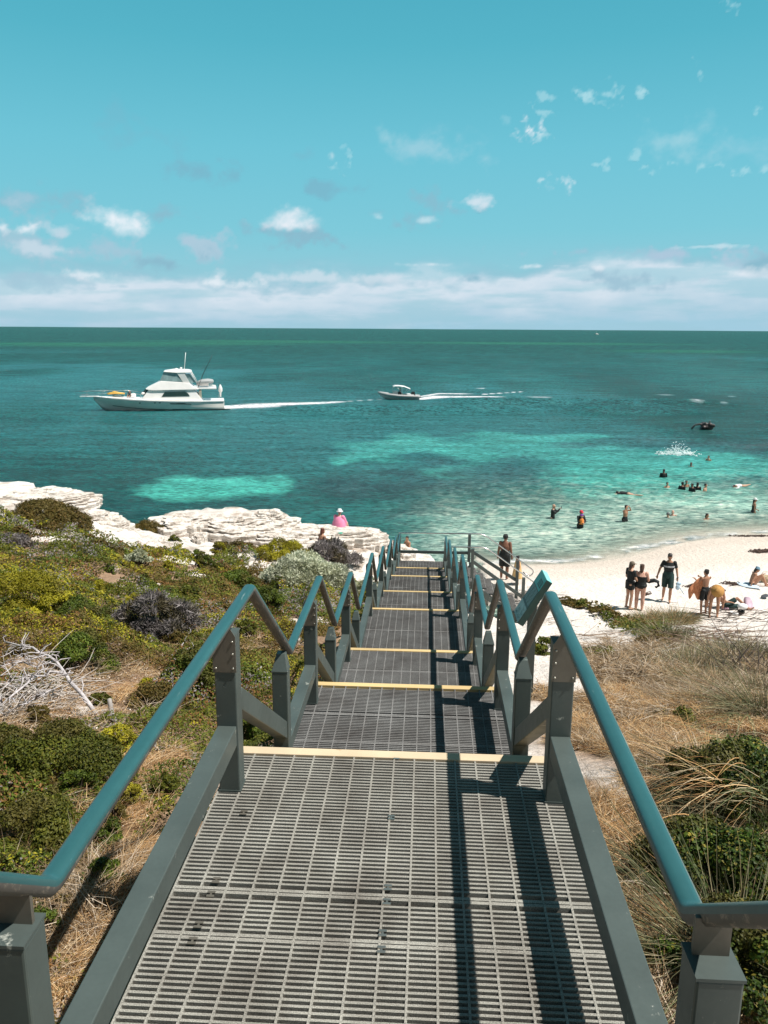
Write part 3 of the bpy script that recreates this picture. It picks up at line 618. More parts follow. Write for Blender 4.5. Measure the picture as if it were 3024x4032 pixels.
for k in range(0, 9):
    z = ZL[k]; y0 = -1.7 if k == 0 else EDGE[k-1]+1.09; y1 = EDGE[k] if k < 8 else 27.27
    seams = [2.451, 2.694] if k == 1 else [y0+(y1-y0)*f for f in ((.33, .62) if y1-y0 > 1.5 else (.5,))]
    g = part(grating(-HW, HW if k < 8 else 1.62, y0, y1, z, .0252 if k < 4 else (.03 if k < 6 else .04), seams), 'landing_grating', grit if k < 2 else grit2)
    if k < 8:
        mb = MB(); mb.box((0, y1-.034, z-.012), (2*HW-.002, .068, .036)); mb.box((0, y1+.003, z-.03), (2*HW-.002, .006, .05))
        part(mb, 'nosing', fade if k <= 1 else yellow, bevel=.003, label='nosing worn pale' if k <= 1 else None)
    # beams below
    for s in (-1, 1):
        mb = MB(); mb.bar((s*.80, y0, z-.10), (s*.80, y1, z-.10), .05, .13); part(mb, 'floor_beam', paint)
    if k == 1:
        for cy_ in (2.40, 3.30): part(MB().box((0, cy_, z-.09), (1.5, .05, .09)), 'joist', paint)
        for (cx_, cy_) in ((.012, 3.72), (.008, 3.20), (.016, 2.735), (.016, 2.655), (.009, 2.49), (.009, 2.41), (-.666, 3.195), (-.672, 2.735), (-.672, 2.655), (-.674, 2.49), (-.674, 2.41)):
            c_ = MB(); c_.box((0, 0, .002), (.030, .012, .004)); c_.box((0, .022, .002), (.030, .012, .004)); c_.box((0, .011, .0015), (.008, .02, .003))
            o = c_.build('clip', screw if cx_ > -.5 else plate, g); o.location = (cx_, cy_, z+.0014)
    if k < 8:   # the flight itself
        for j in range(1, 5):
            zz = z-STEP/5*j; ya = EDGE[k]+.01+(j-1)*.27
            part(grating(-HW, HW, ya, ya+.27, zz, .0252 if k < 3 else .04), 'tread', grit)
            mb = MB(); mb.box((0, ya+.235, zz-.010), (2*HW-.004, .07, .034)); part(mb, 'nosing', yellow)
        for s in (-1, 1):
            mb = MB(); mb.bar((s*.868, EDGE[k]-.02, z-.14), (s*.868, EDGE[k]+1.12, z-STEP-.14), .05, .2); part(mb, 'stringer', paint)
def post(x, y, zb, zt, cap=False):
    mb = MB(); mb.box((x, y, (zb+zt)/2), (.1, .1, zt-zb))
    o = part(mb, 'post', paint, bevel=.006)
    s = MB(); s.box((x, y, zb+.004), (.106, .106, .012)); s.build('base_plate', paint, o)
    s = MB(); s.box((x, y, zt+.004), (.104, .104, .008)); s.build('cap', paint, o)
    gzz = gz(x, y)
    leg = MB(); leg.box((x*1.03, y, (zb-.03+gzz-.3)/2), (.09, .09, zb-.03-gzz+.3)); part(leg, 'footing_leg', paint)
    return o
NAMES = {}
for s in (-1, 1):
    X = s*.77; XH = -.752 if s < 0 else .77
    for k in range(0, 9):
        z = ZL[k]
        if k > 0:     # post at the foot of the flight, under the falling handrail
            yf = EDGE[k-1]+(.93 if k > 1 else 1.0); o = post(X, yf, z, z+(.86 if k > 1 else .835))
            b_ = MB(); b_.loft([[Vector((X+a*.049, yf+b*.049+c_, z+h_)) for a, b in ((-1, -1), (1, -1), (1, 1), (-1, 1))] for h_, c_ in ((.868, 0),)]+[[Vector((X+a*.026, yf+.03+b*.03, z+.965)) for a, b in ((-1, -1), (1, -1), (1, 1), (-1, 1))]], smooth=False); b_ = b_ if k > 1 else MB().box((X, yf+.02, z+.885), (.078, .012, .10)); b_.build('bracket', paint if k > 1 else plate, o)
        if k == 8 and s == 1: continue
        yt = (EDGE[k] if k < 8 else 27.19)-(.37 if k < 8 else .03); top = z+HR[k]-.10
        o = post(X, yt, z, top)
        # steel plate that carries the rail, screwed to the near face
        b_ = MB(); w0 = .054
        P0 = [(-w0, -.17), (w0, -.17), (w0, .005), (.02, .062), (-.02, .062), (-w0, .005)]
        M = Matrix.Translation((X, yt-.051, top)) @ Matrix.Rotation(R(90), 4, 'X')
        b_.prism(P0, 0, .004, M); b2 = b_.build('bracket', plate, o)
        for (a, b) in ((-.04*s, -.02), (-.04*s, -.08), (-.04*s, -.15), (.04*s, -.15)):
            if k < 4: MB().ball((X+a, yt-.057, top+b), (.006, .004, .006), 8, 5).build('screw', screw, b2)
        # low rail from post to post, square tube
        ya = (EDGE[k-1]+.98) if k > 0 else -1.7
        mb = MB(); mb.box((X, (ya+yt-.05)/2, z+.295), (.088, yt-.05-ya, .10)); part(mb, 'low_rail', paint, bevel=.004)
        if k < 8:
            mb = MB(); mb.bar((X, EDGE[k]-.30, z+.43), (X, EDGE[k]+.90, z-STEP+.50-.05), .084, .10); part(mb, 'low_rail', paint, bevel=.004)
    # handrail: one long zigzag member
    path = [(-1.7, ZL[0]+.93)]
    for k in range(8):
        path += [(EDGE[k]+.06, ZL[k]+HR[k]), (EDGE[k]+1.14, ZL[k+1]+(HR[k+1] if k else .87)-(.03 if k == 1 else 0))]
    path = path[:-1]+[(EDGE[7]+1.14, ZL[8]+.98)]
    if s < 0: path += [(27.19, ZL[8]+1.0)]
    prof = [(-.017, -.046), (.017, -.046), (.026, -.037), (.0285, -.022), (.0275, -.010), (.020, -.003), (.009, 0), (-.009, 0), (-.020, -.003), (-.0275, -.010), (-.0285, -.022), (-.026, -.037)]
    rings = []
    for i, (y, z) in enumerate(path):
        # mitred joint with a short rounded bend
        def dirn(a, b): v = Vector((0, b[0]-a[0], b[1]-a[1])); return v.normalized()
        if i == 0 or i == len(path)-1:
            d = dirn(path[max(i-1, 0)], path[min(i+1, len(path)-1)]); u = Vector((0, -d.z, d.y))
            rings.append([Vector((XH+a, y, z))+u*b for a, b in prof])
        else:
            d1 = dirn(path[i-1], path[i]); d2 = dirn(path[i], path[i+1])
            for q in (-1, -.5, 0, .5, 1):
                t = (q+1)/2; e = .018
                p = Vector((XH, y, z)); a_ = p-d1*e; b__ = p+d2*e; pt = a_*(1-t)**2+p*2*t*(1-t)+b__*t**2
                d = (d1*(1-t)+d2*t).normalized(); u = Vector((0, -d.z, d.y))
                rings.append([pt+Vector((a, 0, 0))+u*b for a, b in prof])
    mb = MB(); mb.loft(rings); n = len(prof)
    mb.m = [0 if (j % n) in (3, 4, 5, 6, 7, 8, 9) else 1 for j in range(len(mb.f))]
    o = part(mb, 'handrail', [teal, under])
# ---- end platform, the turn and the lower stair with stainless rails
P8 = ZL[8]
RY0, RY1 = 25.35, 27.20
def arc(pts, r=.06):
    out = [Vector(pts[0])]
    for a, b, c_ in zip(pts[:-2], pts[1:-1], pts[2:]):
        a, b, c_ = Vector(a), Vector(b), Vector(c_); e = min(r*1.6, (a-b).length*.45, (c_-b).length*.45)
        p = b+(a-b).normalized()*e; q = b+(c_-b).normalized()*e
        out += [p*(1-t)**2+b*2*t*(1-t)+q*t*t for t in (0, .25, .5, .75, 1)]
    return out+[Vector(pts[-1])]
mb = MB(); mb.tube(arc([(-.79, RY1, -4.83), (2.17, RY1, -4.815), (4.0, RY1, -6.13), (3.85, RY1, -6.36), (3.6, RY1, -6.18)], .14), .022, 10); part(mb, 'beach_handrail', steel)
mb = MB(); mb.tube(arc([(.95, RY0, -4.80), (2.125, RY0, -4.79), (4.0, RY0, -6.14), (3.85, RY0, -6.37), (3.6, RY0, -6.19)], .14), .022, 10); part(mb, 'beach_handrail', steel)
for (x, y, zb, zt) in ((1.69, RY1, P8, -4.86), (1.70, RY0, P8, -4.86), (3.40, RY1, -7.25, -5.76), (3.40, RY0, -7.25, -5.80), (-.77, 27.10, P8, -4.9)):
    o = post(x, y, zb, zt) if zb > -7 else part(MB().box((x, y, (zb+zt)/2), (.1, .1, zt-zb)), 'post', paint, bevel=.006)
mb = MB(); mb.box((.45, RY1, -5.515), (2.45, .07, .10)); part(mb, 'low_rail', paint, bevel=.004)
mb = MB(); mb.bar((1.74, RY1, -5.42), (3.36, RY1, -6.47), .07, .11); part(mb, 'low_rail', paint, bevel=.004)
mb = MB(); mb.bar((1.74, RY0, -5.30), (3.36, RY0, -6.46), .07, .11); part(mb, 'low_rail', paint, bevel=.004)
for j in range(1, 8):
    zz = P8-.195*j; xa = 1.62+(j-1)*.27
    mb = MB(); n = 8
    for i in range(11): mb.box((xa+.018+i*.0265, (RY0+RY1)/2, zz-.015), (.011, RY1-RY0-.12, .028))
    for i in range(22): mb.box((xa+.15, RY0+.06+i*(RY1-RY0-.12)/21, zz-.014), (.29, .010, .028))
    mb.box((xa+.297, (RY0+RY1)/2, zz-.02), (.016, RY1-RY0-.1, .045))
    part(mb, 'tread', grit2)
for y in (RY0+.03, RY1-.03):
    mb = MB(); mb.bar((1.62, y, P8-.22), (3.6, y, P8-.22-1.43), .05, .2); part(mb, 'stringer', paint)

# ---------------------------------------------------------------- interpretive sign right of the walkway
sg = empty('information_sign', (1.55, 10.02, gz(1.55, 10.02)), 0, 'tilted green and teal information panel on one post beside the right handrail', 'sign')
inv = Matrix.Translation((-1.55, -10.02, -gz(1.55, 10.02)))
signteal = simple('sign_teal', (.02, .36, .31), rough=.4, var=.05); signdark = simple('sign_dark_green', (.020, .060, .050), rough=.45, var=.15)
mapc = simple('sign_map_paint', (.30, .42, .40), rough=.5, var=.3, scale=14); ink = simple('sign_lettering', (.26, .38, .35), rough=.5, var=.05); inkd = simple('sign_dark_lettering', (.012, .05, .04), rough=.5, var=.1)
edge_ = simple('sign_frame', (.035, .085, .075), rough=.45, var=.2)
Llow = Vector((1.345, 9.80, -1.535)); Lup = Vector((1.690, 9.80, -.945)); ux = (Lup-Llow).normalized(); uy = Vector((0, 1, 0)); un = uy.cross(ux).normalized()
if un.x > 0: un = -un
SM = Matrix(((ux.x, uy.x, un.x, Llow.x), (ux.y, uy.y, un.y, Llow.y), (ux.z, uy.z, un.z, Llow.z), (0, 0, 0, 1)))
LEN = (Lup-Llow).length; SWD = .46
def sp(mb, name, mat, parent=None, bevel=0):
    o = mb.build(name, mat, parent or sg, bevel)
    if parent is None: o.matrix_parent_inverse = inv
    return o
def sbox(mb, u0, u1, v0, v1, n0, n1):
    P = [SM @ Vector(p) for p in ((u0, v0, n0), (u1, v0, n0), (u1, v1, n0), (u0, v1, n0), (u0, v0, n1), (u1, v0, n1), (u1, v1, n1), (u0, v1, n1))]
    mb.add(P, [(0, 3, 2, 1), (4, 5, 6, 7), (0, 1, 5, 4), (1, 2, 6, 5), (2, 3, 7, 6), (3, 0, 4, 7)]); return mb
body_ = sp(sbox(MB(), 0, LEN, 0, SWD, -.085, 0), 'panel', edge_, bevel=.003)
sp(sbox(MB(), LEN+.0005, LEN+.004, .004, SWD-.004, -.08, -.002), 'top_edge', simple('sign_top_edge', (.25, .62, .58), rough=.4, var=.05))
sp(sbox(MB(), .01, .22, .008, SWD-.008, .0005, .003), 'map', mapc); sp(sbox(MB(), .22, .50, .008, SWD-.008, .0005, .003), 'text_field', signdark); sp(sbox(MB(), .50, LEN-.004, .004, SWD-.004, .0005, .003), 'header', signteal)
mb = MB(); sbox(mb, .53, .625, .04, .25, .003, .0045); sp(mb, 'header_block', inkd)
mb = MB(); rn = random.Random(3)
for row, u in enumerate((.605, .580, .555)):      # short heading, too small to read
    v = .06
    while v < .235:
        wv = rn.choice((.010, .014, .018)); sbox(mb, u-.008, u+.006, v, v+wv*.55, .0045, .0052); sbox(mb, u-.008, u-.004, v, v+wv, .0045, .0053); v += wv+.008
sp(mb, 'heading', signteal)
mb = MB()
for row in range(12):
    u = .475-row*.019
    for (va, vb) in ((.03, .15), (.17, .28), (.31, .43)):
        v = va
        while v < vb-.012:
            wv = rn.uniform(.008, .024); sbox(mb, u-.0035, u+.0035, v, min(v+wv, vb), .003, .0036); v += wv+.005
sp(mb, 'small_text', ink)
mb = MB()
for i in range(9):
    u = rn.uniform(.03, .19); v = rn.uniform(.04, .3)
    pts = [SM @ Vector((u+.02*math.sin(t*2+i)*t*.4, v+.03*t, .004)) for t in range(4)]; mb.tube(pts, .0018, 4)
sp(mb, 'map_lines', signdark)
gzs = gz(1.55, 10.02); mb = MB(); mb.box((1.56, 10.03, (gzs-.3-1.33)/2), (.11, .09, -1.33-(gzs-.3))); sp(mb, 'post', paint, bevel=.005)
# ---------------------------------------------------------------- foliage tools
leafm = tinted('leaf', rough=.55, transl=.22, spec=.25); strawm = tinted('straw', rough=.7, transl=.15, spec=.2); twigm = tinted('twig', rough=.85, spec=.1)
woodm = simple('weathered_wood', (.50, .46, .46), rough=.85, var=.35, scale=18, bump=.6, bscale=60)
greywood = simple('grey_twig', (.30, .27, .25), rough=.9, var=.35, scale=12)
def unit(v): return v/np.maximum(np.linalg.norm(v, axis=1, keepdims=True), 1e-9)
def leaf_arrays(P, Nn, s, asp, rg, tang=None):
    n = len(P); t = rg.normal(size=(n, 3)) if tang is None else tang
    t = unit(t-(t*Nn).sum(1, keepdims=True)*Nn*(.65 if tang is None else 0)); b = unit(np.cross(Nn, t)); s = np.asarray(s).reshape(-1, 1)
    V = np.stack([P-t*s*.5, P+b*s*asp*.5+Nn*s*.08, P+t*s*.5, P-b*s*asp*.5+Nn*s*.08], 1).reshape(-1, 3)
    F = np.arange(4*n).reshape(n, 4); return V, F
def ribbon_arrays(P, d, ln, bend, wd, rg, seg=4):
    """curved blades: P root, d start direction, bend vector added as t^2"""
    n = len(P); side = unit(np.cross(d, np.array([[0, 0, 1.0]])+rg.normal(size=(n, 3))*.5)); V = np.zeros((n, seg+1, 2, 3))
    for k in range(seg+1):
        t = k/seg; c = P+d*(ln*t)[:, None]+bend*((ln*t*t)[:, None]); w = (wd*(1-t)**.6 if k < seg else wd*.02)
        V[:, k, 0] = c-side*w[:, None]*.5; V[:, k, 1] = c+side*w[:, None]*.5
    b = np.arange(n)[:, None]*(2*(seg+1)); F = []
    for k in range(seg): F.append(np.stack([b[:, 0]+2*k, b[:, 0]+2*k+1, b[:, 0]+2*k+3, b[:, 0]+2*k+2], 1))
    return V.reshape(-1, 3), np.concatenate(F)
PAL = {
 'olive': [(.085, .105, .012), (.15, .15, .016), (.045, .062, .010), (.20, .165, .020), (.030, .040, .008)],
 'yellow': [(.36, .32, .020), (.28, .28, .018), (.42, .34, .022), (.14, .17, .012), (.30, .27, .03)],
 'green': [(.075, .115, .012), (.12, .155, .016), (.036, .060, .008), (.18, .19, .02), (.022, .034, .006)],
 'brown': [(.12, .095, .022), (.17, .105, .028), (.075, .075, .014), (.24, .13, .04), (.05, .045, .012)],
 'silver': [(.56, .58, .44), (.46, .49, .36), (.66, .66, .52), (.34, .36, .25), (.38, .39, .24)],
 'purple': [(.22, .195, .195), (.15, .13, .13), (.30, .27, .26), (.09, .075, .07), (.19, .18, .13)],
 'glossy': [(.035, .070, .008), (.070, .105, .012), (.018, .036, .005), (.22, .19, .03), (.05, .08, .01)],
 'succulent': [(.10, .13, .018), (.16, .16, .02), (.06, .085, .012), (.26, .18, .03), (.045, .055, .01)],
 'sedge': [(.14, .16, .07), (.20, .20, .11), (.09, .11, .045), (.30, .27, .16), (.38, .32, .2)],
 'spiky': [(.05, .055, .025), (.09, .085, .04), (.03, .03, .015), (.20, .16, .08), (.13, .09, .045)],
 'straw': [(.46, .27, .115), (.58, .40, .21), (.30, .155, .060), (.68, .54, .36), (.20, .105, .045)],
 'ash': [(.36, .265, .165), (.23, .16, .095), (.54, .45, .35), (.12, .08, .05), (.34, .22, .11)],
}
def pal(kind, n, rg, lean=None):
    P = np.array(PAL[kind]); i = rg.choice(len(P), n, p=(.3, .26, .2, .12, .12)); c = P[i]*rg.uniform(.8, 1.22, (n, 1)); mean = P[:3].mean(0)
    return c if kind in ('straw', 'ash', 'sedge', 'glossy', 'spiky') else c*.5+mean*.5
def shrub_mesh(name, cx, cy, rx, ry, h, kind, seed, parent, dist, dens=1.0, spiky=None):
    """a cushion of leafy lobes; returns the foliage object (world coordinates, made local to parent)"""
    rg = np.random.default_rng(seed); nl = int(np.clip(9*rx*ry/.25, 26, 60))
    th = rg.uniform(0, 2*np.pi, nl); rad = np.sqrt(rg.uniform(0, 1, nl))*.86
    lx = cx+rx*rad*np.cos(th); ly = cy+ry*rad*np.sin(th); lr = np.sqrt(rx*ry)*rg.uniform(.20, .40, nl)*(1.05-.35*rad)
    lz = land_h(lx, ly, False)+h*(1-rad**2)**.7*np.where(rg.uniform(0, 1, nl) < .6, rg.uniform(.75, 1.0, nl), rg.uniform(.2, .6, nl))-lr*.45
    lb = rg.uniform(.6, 1.35, nl)
    s = .011+.0021*dist
    if kind == 'succulent': s *= 1.2
    asp = {'silver': .38, 'purple': .16, 'glossy': .78, 'succulent': .7, 'olive': .5, 'brown': .5, 'yellow': .42, 'green': .5}.get(kind, .5)
    L_ = {'purple': 3.2, 'silver': 1.5}.get(kind, 1.0)
    A = 2*np.pi*lr**2; n = int(np.clip(dens*3.6*A.sum()/(s*s*L_*asp*L_), 600, 130000))
    k = rg.choice(nl, n, p=A/A.sum()); d = unit(rg.normal(size=(n, 3))); d[:, 2] = np.abs(d[:, 2])*1.0-.30*rg.uniform(0, 1, n); d = unit(d)
    rr_ = lr[k]*rg.uniform(.62, 1.10, n)*(1+.28*(vnoise(d[:, 0]*4+k*7, d[:, 1]*4+d[:, 2]*3, seed)-.5))
    P = np.c_[lx, ly, lz][k]+d*rr_[:, None]*np.array([1, 1, .85])
    keep = np.ones(n, bool)
    for j in range(nl):
        q = P-np.array([lx[j], ly[j], lz[j]]); keep &= (k == j) | ((q**2).sum(1) > (lr[j]*.72)**2)
    P = P[keep]; d = d[keep]; k = k[keep]; n = len(P)
    Nn = unit(d*1.0+rg.normal(size=(n, 3))*.42+np.array([0, 0, .15])); sz = s*L_*rg.uniform(.65, 1.35, n)
    tang = None
    if kind in ('purple', 'silver'): tang = unit(d+rg.normal(size=(n, 3))*.55); Nn = unit(np.cross(tang, rg.normal(size=(n, 3))))
    V, F = leaf_arrays(P, Nn, sz, asp, rg, tang)
    c = pal(kind, n, rg)*lb[k][:, None]
    tipn = fbm(P[:, 0]*3.5, P[:, 1]*3.5, seed+5, 3)[:, None]          # patches of older, browner leaves
    old = np.array(PAL['brown'][0] if kind != 'silver' else PAL['silver'][4]); m = np.clip((tipn-.52)*4, 0, .7); c = c*(1-m)+old*m*rg.uniform(.6, 1.2, (n, 1))
    base = np.array(parent.location)
    o = np_mesh(name, V-base, F, leafm, np.repeat(c, 4, 0), parent)
    # woody inside
    ns = 60; rt = np.repeat(np.array([[cx, cy, gz(cx, cy)-.03]]), ns, 0)+rg.normal(size=(ns, 3))*np.array([rx*.25, ry*.25, .0]); tg = P[rg.choice(n, ns)]; dv = tg-rt; ln = np.linalg.norm(dv, axis=1)
    V2, F2 = ribbon_arrays(rt, dv/ln[:, None], ln*1.02, np.zeros((ns, 3)), np.full(ns, .012+.0006*dist), rg, 3)
    tw = np.array((.13, .10, .08))*rg.uniform(.5, 1.6, (ns, 1)); np_mesh('stem', V2-base, F2, twigm, np.repeat(tw, 8, 0), parent)
    return o
def shrub_px(cx, cy, rx, ry, kind, label, group=None, hf=1.0, dens=1.0, name='shrub', cat='shrub'):
    c = ground_at(cx, cy+ry*.45); Z = depth(c); m = Z*S0/FPX; r = rx*m; v = r*.85; h = float(np.clip((2*ry*m-2*v*.40)/.9, .45*r, 1.15*r))*hf*1.15
    root = empty(name, (float(c[0]), float(c[1]), gz(c[0], c[1])), 0, label, cat, group)
    shrub_mesh('foliage', c[0], c[1], r, v, h, kind, int(cx*7+cy), root, Z, dens); return root
def inell(x, y, B, soft=.25):
    m = np.zeros(x.shape)
    for c in B: m = np.maximum(m, sstep(1+soft, 1-soft, np.hypot((x-c[0])/c[2], (y-c[1])/c[3])))
    return m
HG = 'rounded heath shrubs on the slope left of the walkway'
for a in (
 (300, 1212, 36, 28, 'silver', 'small round silvery grey shrub beside the white rock path on the left', HG),
 (320, 1140, 42, 20, 'brown', 'low olive brown cushion shrub at the inlet between the two white rocks', HG),
 (510, 1182, 42, 18, 'brown', 'flat brownish shrub on the sand, left neighbour of the yellow green shrub', HG),
 (612, 1188, 58, 34, 'yellow', 'dense yellow green shrub on the rock shelf below the person in pink', HG),
 (722, 1190, 62, 34, 'purple', 'leafless purple grey twiggy bush near the lower left handrail', HG),
 (668, 1262, 104, 46, 'silver', 'wide pale saltbush spreading behind the left handrail posts', HG, 1.6),
 (798, 1280, 32, 42, 'silver', 'narrow pale saltbush leaning over the left edge of the walkway', HG, 1.4),
 (515, 1262, 58, 38, 'green', 'dark green rounded shrub left of the wide pale saltbush', HG),
 (575, 1300, 44, 34, 'green', 'green shrub tucked in front of the wide pale saltbush', HG),
 (345, 1345, 100, 70, 'purple', 'large grey purple shrub with sparse leaves in the middle of the left slope', HG),
 (60, 1310, 110, 66, 'yellow', 'bright yellow green shrub at the left edge above the dead branch', HG, 1.5),
 (185, 1335, 80, 54, 'green', 'green half of the heath mound beside the grey purple shrub', HG),
 (38, 1172, 44, 26, 'purple', 'dark grey bush at the far left edge under the white rock', HG),
 (190, 1440, 80, 56, 'green', 'mid green shrub rising behind the bleached dead branch', HG, 1.5),
 (430, 1490, 84, 66, 'green', 'big dark green shrub left of the first left post', HG, 1.4),
 (345, 1520, 70, 50, 'brown', 'brown tinged shrub next to the dry grass gap under the handrail', HG),
 (120, 1640, 165, 92, 'olive', 'wide olive shrub below the bleached dead branch', HG, 1.3),
 (80, 1790, 130, 84, 'olive', 'olive shrub at the left edge near the handrail bend', HG),
 (560, 1440, 60, 60, 'brown', 'speckled brown and green shrub between the first two left posts', HG),
 (555, 1565, 50, 56, 'green', 'green shrub seen beneath the first sloping low rail on the left', HG),
 (215, 1190, 60, 24, 'brown', 'brown heath shrub below the white rock, left of the silvery shrub', HG),
 (110, 1120, 90, 26, 'brown', 'long brown olive shrub lining the foot of the white rock', HG),
 (390, 1385, 40, 30, 'brown', 'small rust brown shrub right of the grey purple shrub', HG),
 (460, 1235, 30, 18, 'brown', 'small brown shrub on the sandy gap beside the dark green shrub', HG)):
    shrub_px(*a)
rq = random.Random(77); spots = []
for kind, nn, lab, hf_ in (('green', 17, 'small dark green cushion shrub among the heath on the left slope', 1.7), ('brown', 16, 'small rust brown cushion shrub among the heath on the left slope', 1.5), ('yellow', 11, 'small yellow green cushion shrub among the heath on the left slope', 1.6), ('olive', 15, 'small olive cushion shrub among the heath on the left slope', 1.6)):
    k_ = 0; tr = 0
    while k_ < nn and tr < 400:
        tr += 1; cy_ = rq.uniform(1150, 2050); cx_ = rq.uniform(0, min(640, 640-(cy_-1250)*.62 if cy_ > 1250 else 520)); m_ = (cy_-1050)/700
        rx__ = rq.uniform(16, 34)*(.55+m_*1.0)
        if any(math.hypot(cx_-a, (cy_-b)*1.5) < (rx__+c_)*.8 for a, b, c_ in spots): continue
        q = ground_at(cx_, cy_+rx__*.3)
        if q[0] > -1.25-rx__*S0*depth(q)/FPX*.6 or float(inell(np.array([q[0]]), np.array([q[1]]), GAPS)[0]) > .4: continue
        spots.append((cx_, cy_, rx__)); k_ += 1; shrub_px(cx_, cy_, rx__, rx__*.72, kind, lab, 'small '+kind+' cushion shrubs in the left heath', hf_)
RG_ = 'low green shrubs on the dune right of the walkway'
for a in (
 (1292, 1412, 54, 26, 'succulent', 'low fleshy green shrub on the white sand behind the first right post', RG_),
 (1172, 1402, 34, 34, 'succulent', 'fleshy green shrub seen between the sign post and the right handrail', RG_),
 (1465, 1560, 75, 24, 'succulent', 'small green and orange shrub in the dry grass right of the handrail', RG_),
 (1580, 1690, 170, 120, 'glossy', 'tall glossy dark green bush at the right edge, upper half of the thicket', RG_, .95, 1.3),
 (1565, 1860, 200, 140, 'glossy', 'glossy dark green bush outside the near right handrail bend', RG_, .85, 1.3),
 (1610, 2060, 190, 150, 'glossy', 'shaded glossy bush behind the near right post', RG_, .8, 1.3),
 (1410, 1385, 40, 16, 'brown', 'brown tipped low shrub at the end of the creeping green strip', RG_)):
    shrub_px(*a)

# ---- cover nobody could count
def cover(name, pts_fn, kind_fn, label, cat, mat=leafm):
    pass
def samp(xr, yr, n, rg): return rg.uniform(*xr, n), rg.uniform(*yr, n)
STRAW = [px_blob(*b) for b in ((340, 1650, 60, 55), (285, 1510, 34, 34), (290, 1770, 50, 50), (150, 2010, 70, 100), (240, 1900, 55, 80), (1370, 1600, 120, 90), (1330, 1780, 70, 110), (1400, 1520, 110, 40), (1430, 1920, 60, 90), (1400, 2100, 60, 80), (1160, 1480, 40, 40), (1230, 1440, 40, 30))]
rg = np.random.default_rng(5)
# distance-graded sampling over the left slope: keep probability falls with the square of the leaf size
n0 = 3400000; X = rg.uniform(-24, -.95, n0); Y = rg.uniform(.8, 34, n0); D = np.hypot(X, Y); sz = .011+.0021*D
pk = (.026/sz)**2; inview = (np.arctan2(X, Y) > R(-33)); dens = fbm(X*.55+4, Y*.55, 301, 4)
rkm = rockmask(X, Y)
m = (rg.uniform(0, 1, n0) < pk*1.25) & inview & (rkm < .25) & (coast_sd(X, Y) < -.6)
gapm = np.maximum(inell(X, Y, GAPS), inell(X, Y, STRAW)*.96)+(fbm(X*2.5, Y*2.5, 302, 3)-.5)*.5
m &= (gapm < .35) & (dens > .345)
near = np.maximum(0, 1-(np.abs(X)-.95)/.5); m &= rg.uniform(0, 1, n0) > near
X, Y, D, sz = X[m], Y[m], D[m], sz[m]; n = len(X)
hmf = lambda x, y: 1.0*np.clip(fbm(x*.95, y*.95, 303, 2)-.38, 0, 1)+.45*np.clip(fbm(x*2.9, y*2.9, 304, 2)-.40, 0, 1)
hm = hmf(X, Y)
hm *= sstep(.31, .46, fbm(X*.55+4, Y*.55, 301, 4))
e = .05; gxn = (hmf(X+e, Y)-hmf(X-e, Y))/(2*e)
gyn = (hmf(X, Y+e)-hmf(X, Y-e))/(2*e)
Z = land_h(X, Y, True)+hm*rg.uniform(.72, 1.04, n)+.01+rg.uniform(-.02, .035, n)
Nn = unit(np.c_[-gxn, -gyn, np.ones(n)]+rg.normal(size=(n, 3))*.40)
V, F = leaf_arrays(np.c_[X, Y, Z], Nn, sz*rg.uniform(.7, 1.4, n)*1.15, .5, rg)
kf = fbm(X*.42+9, Y*.42, 305, 3)+(rg.uniform(0, 1, n)-.5)*.10; kb = fbm(X*1.4, Y*1.4, 306, 3)
c = np.where((kf < .42)[:, None], pal('brown', n, rg), np.where((kf < .50)[:, None], pal('olive', n, rg), np.where((kf < .56)[:, None], pal('green', n, rg), np.where((kf < .60)[:, None], pal('purple', n, rg), pal('olive', n, rg)))))
lump = fbm(X*2.0, Y*2.0, 307, 3)[:, None]; c = c*(.50+1.35*lump)
yl = ((fbm(X*.9, Y*.9, 308, 3) > .57) & (hm > .14))[:, None]*(rg.uniform(0, 1, (n, 1)) < .45); c = np.where(yl, pal('yellow', n, rg), c)
orange = (kb > .62)[:, None]*(rg.uniform(0, 1, (n, 1)) < .35); c = np.where(orange, np.array((.24, .12, .04))*rg.uniform(.6, 1.3, (n, 1)), c)
o = np_mesh('heath_cover', V, F, leafm, np.repeat(c, 4, 0)); tag(o, 'low mixed olive and rust coloured heath covering the slope left of the walkway', 'heath', kind='stuff')
print('heath leaves', n)
# creeping green strip running over the right dune
def strip(pxs, wd, kind, seed, h, nn, asp=.65, mul=1.25):
    rg = np.random.default_rng(seed); P = np.array([ground_at(a, b)[:2] for a, b in pxs]); out = []
    seg = np.linalg.norm(np.diff(P, axis=0), axis=1); cum = np.r_[0, np.cumsum(seg)]; t = rg.uniform(0, cum[-1], nn)
    bx = np.interp(t, cum, P[:, 0]); by = np.interp(t, cum, P[:, 1]); X = bx+rg.normal(size=nn)*wd*.5; Y = by+rg.normal(size=nn)*wd*.5
    k = fbm(X*2.2, Y*2.2, seed, 3) > .40; X, Y = X[k], Y[k]; n = len(X)
    Z = land_h(X, Y)+h*np.clip(fbm(X*3, Y*3, seed+1, 3)*1.6-.35, .05, 1)*rg.uniform(.75, 1.05, n); D = np.hypot(X, Y); s = (.013+.0026*D)*mul
    V, F = leaf_arrays(np.c_[X, Y, Z], unit(np.c_[np.zeros(n), np.zeros(n), np.ones(n)]+rg.normal(size=(n, 3))*.6), s*rg.uniform(.7, 1.3, n), asp, rg)
    cc = pal(kind, n, rg); br = (fbm(X*1.5, Y*1.5, seed+3, 3) > .55)[:, None]; cc = np.where(br, pal('brown', n, rg)*1.2, cc)
    return V, F, np.repeat(cc, 4, 0)
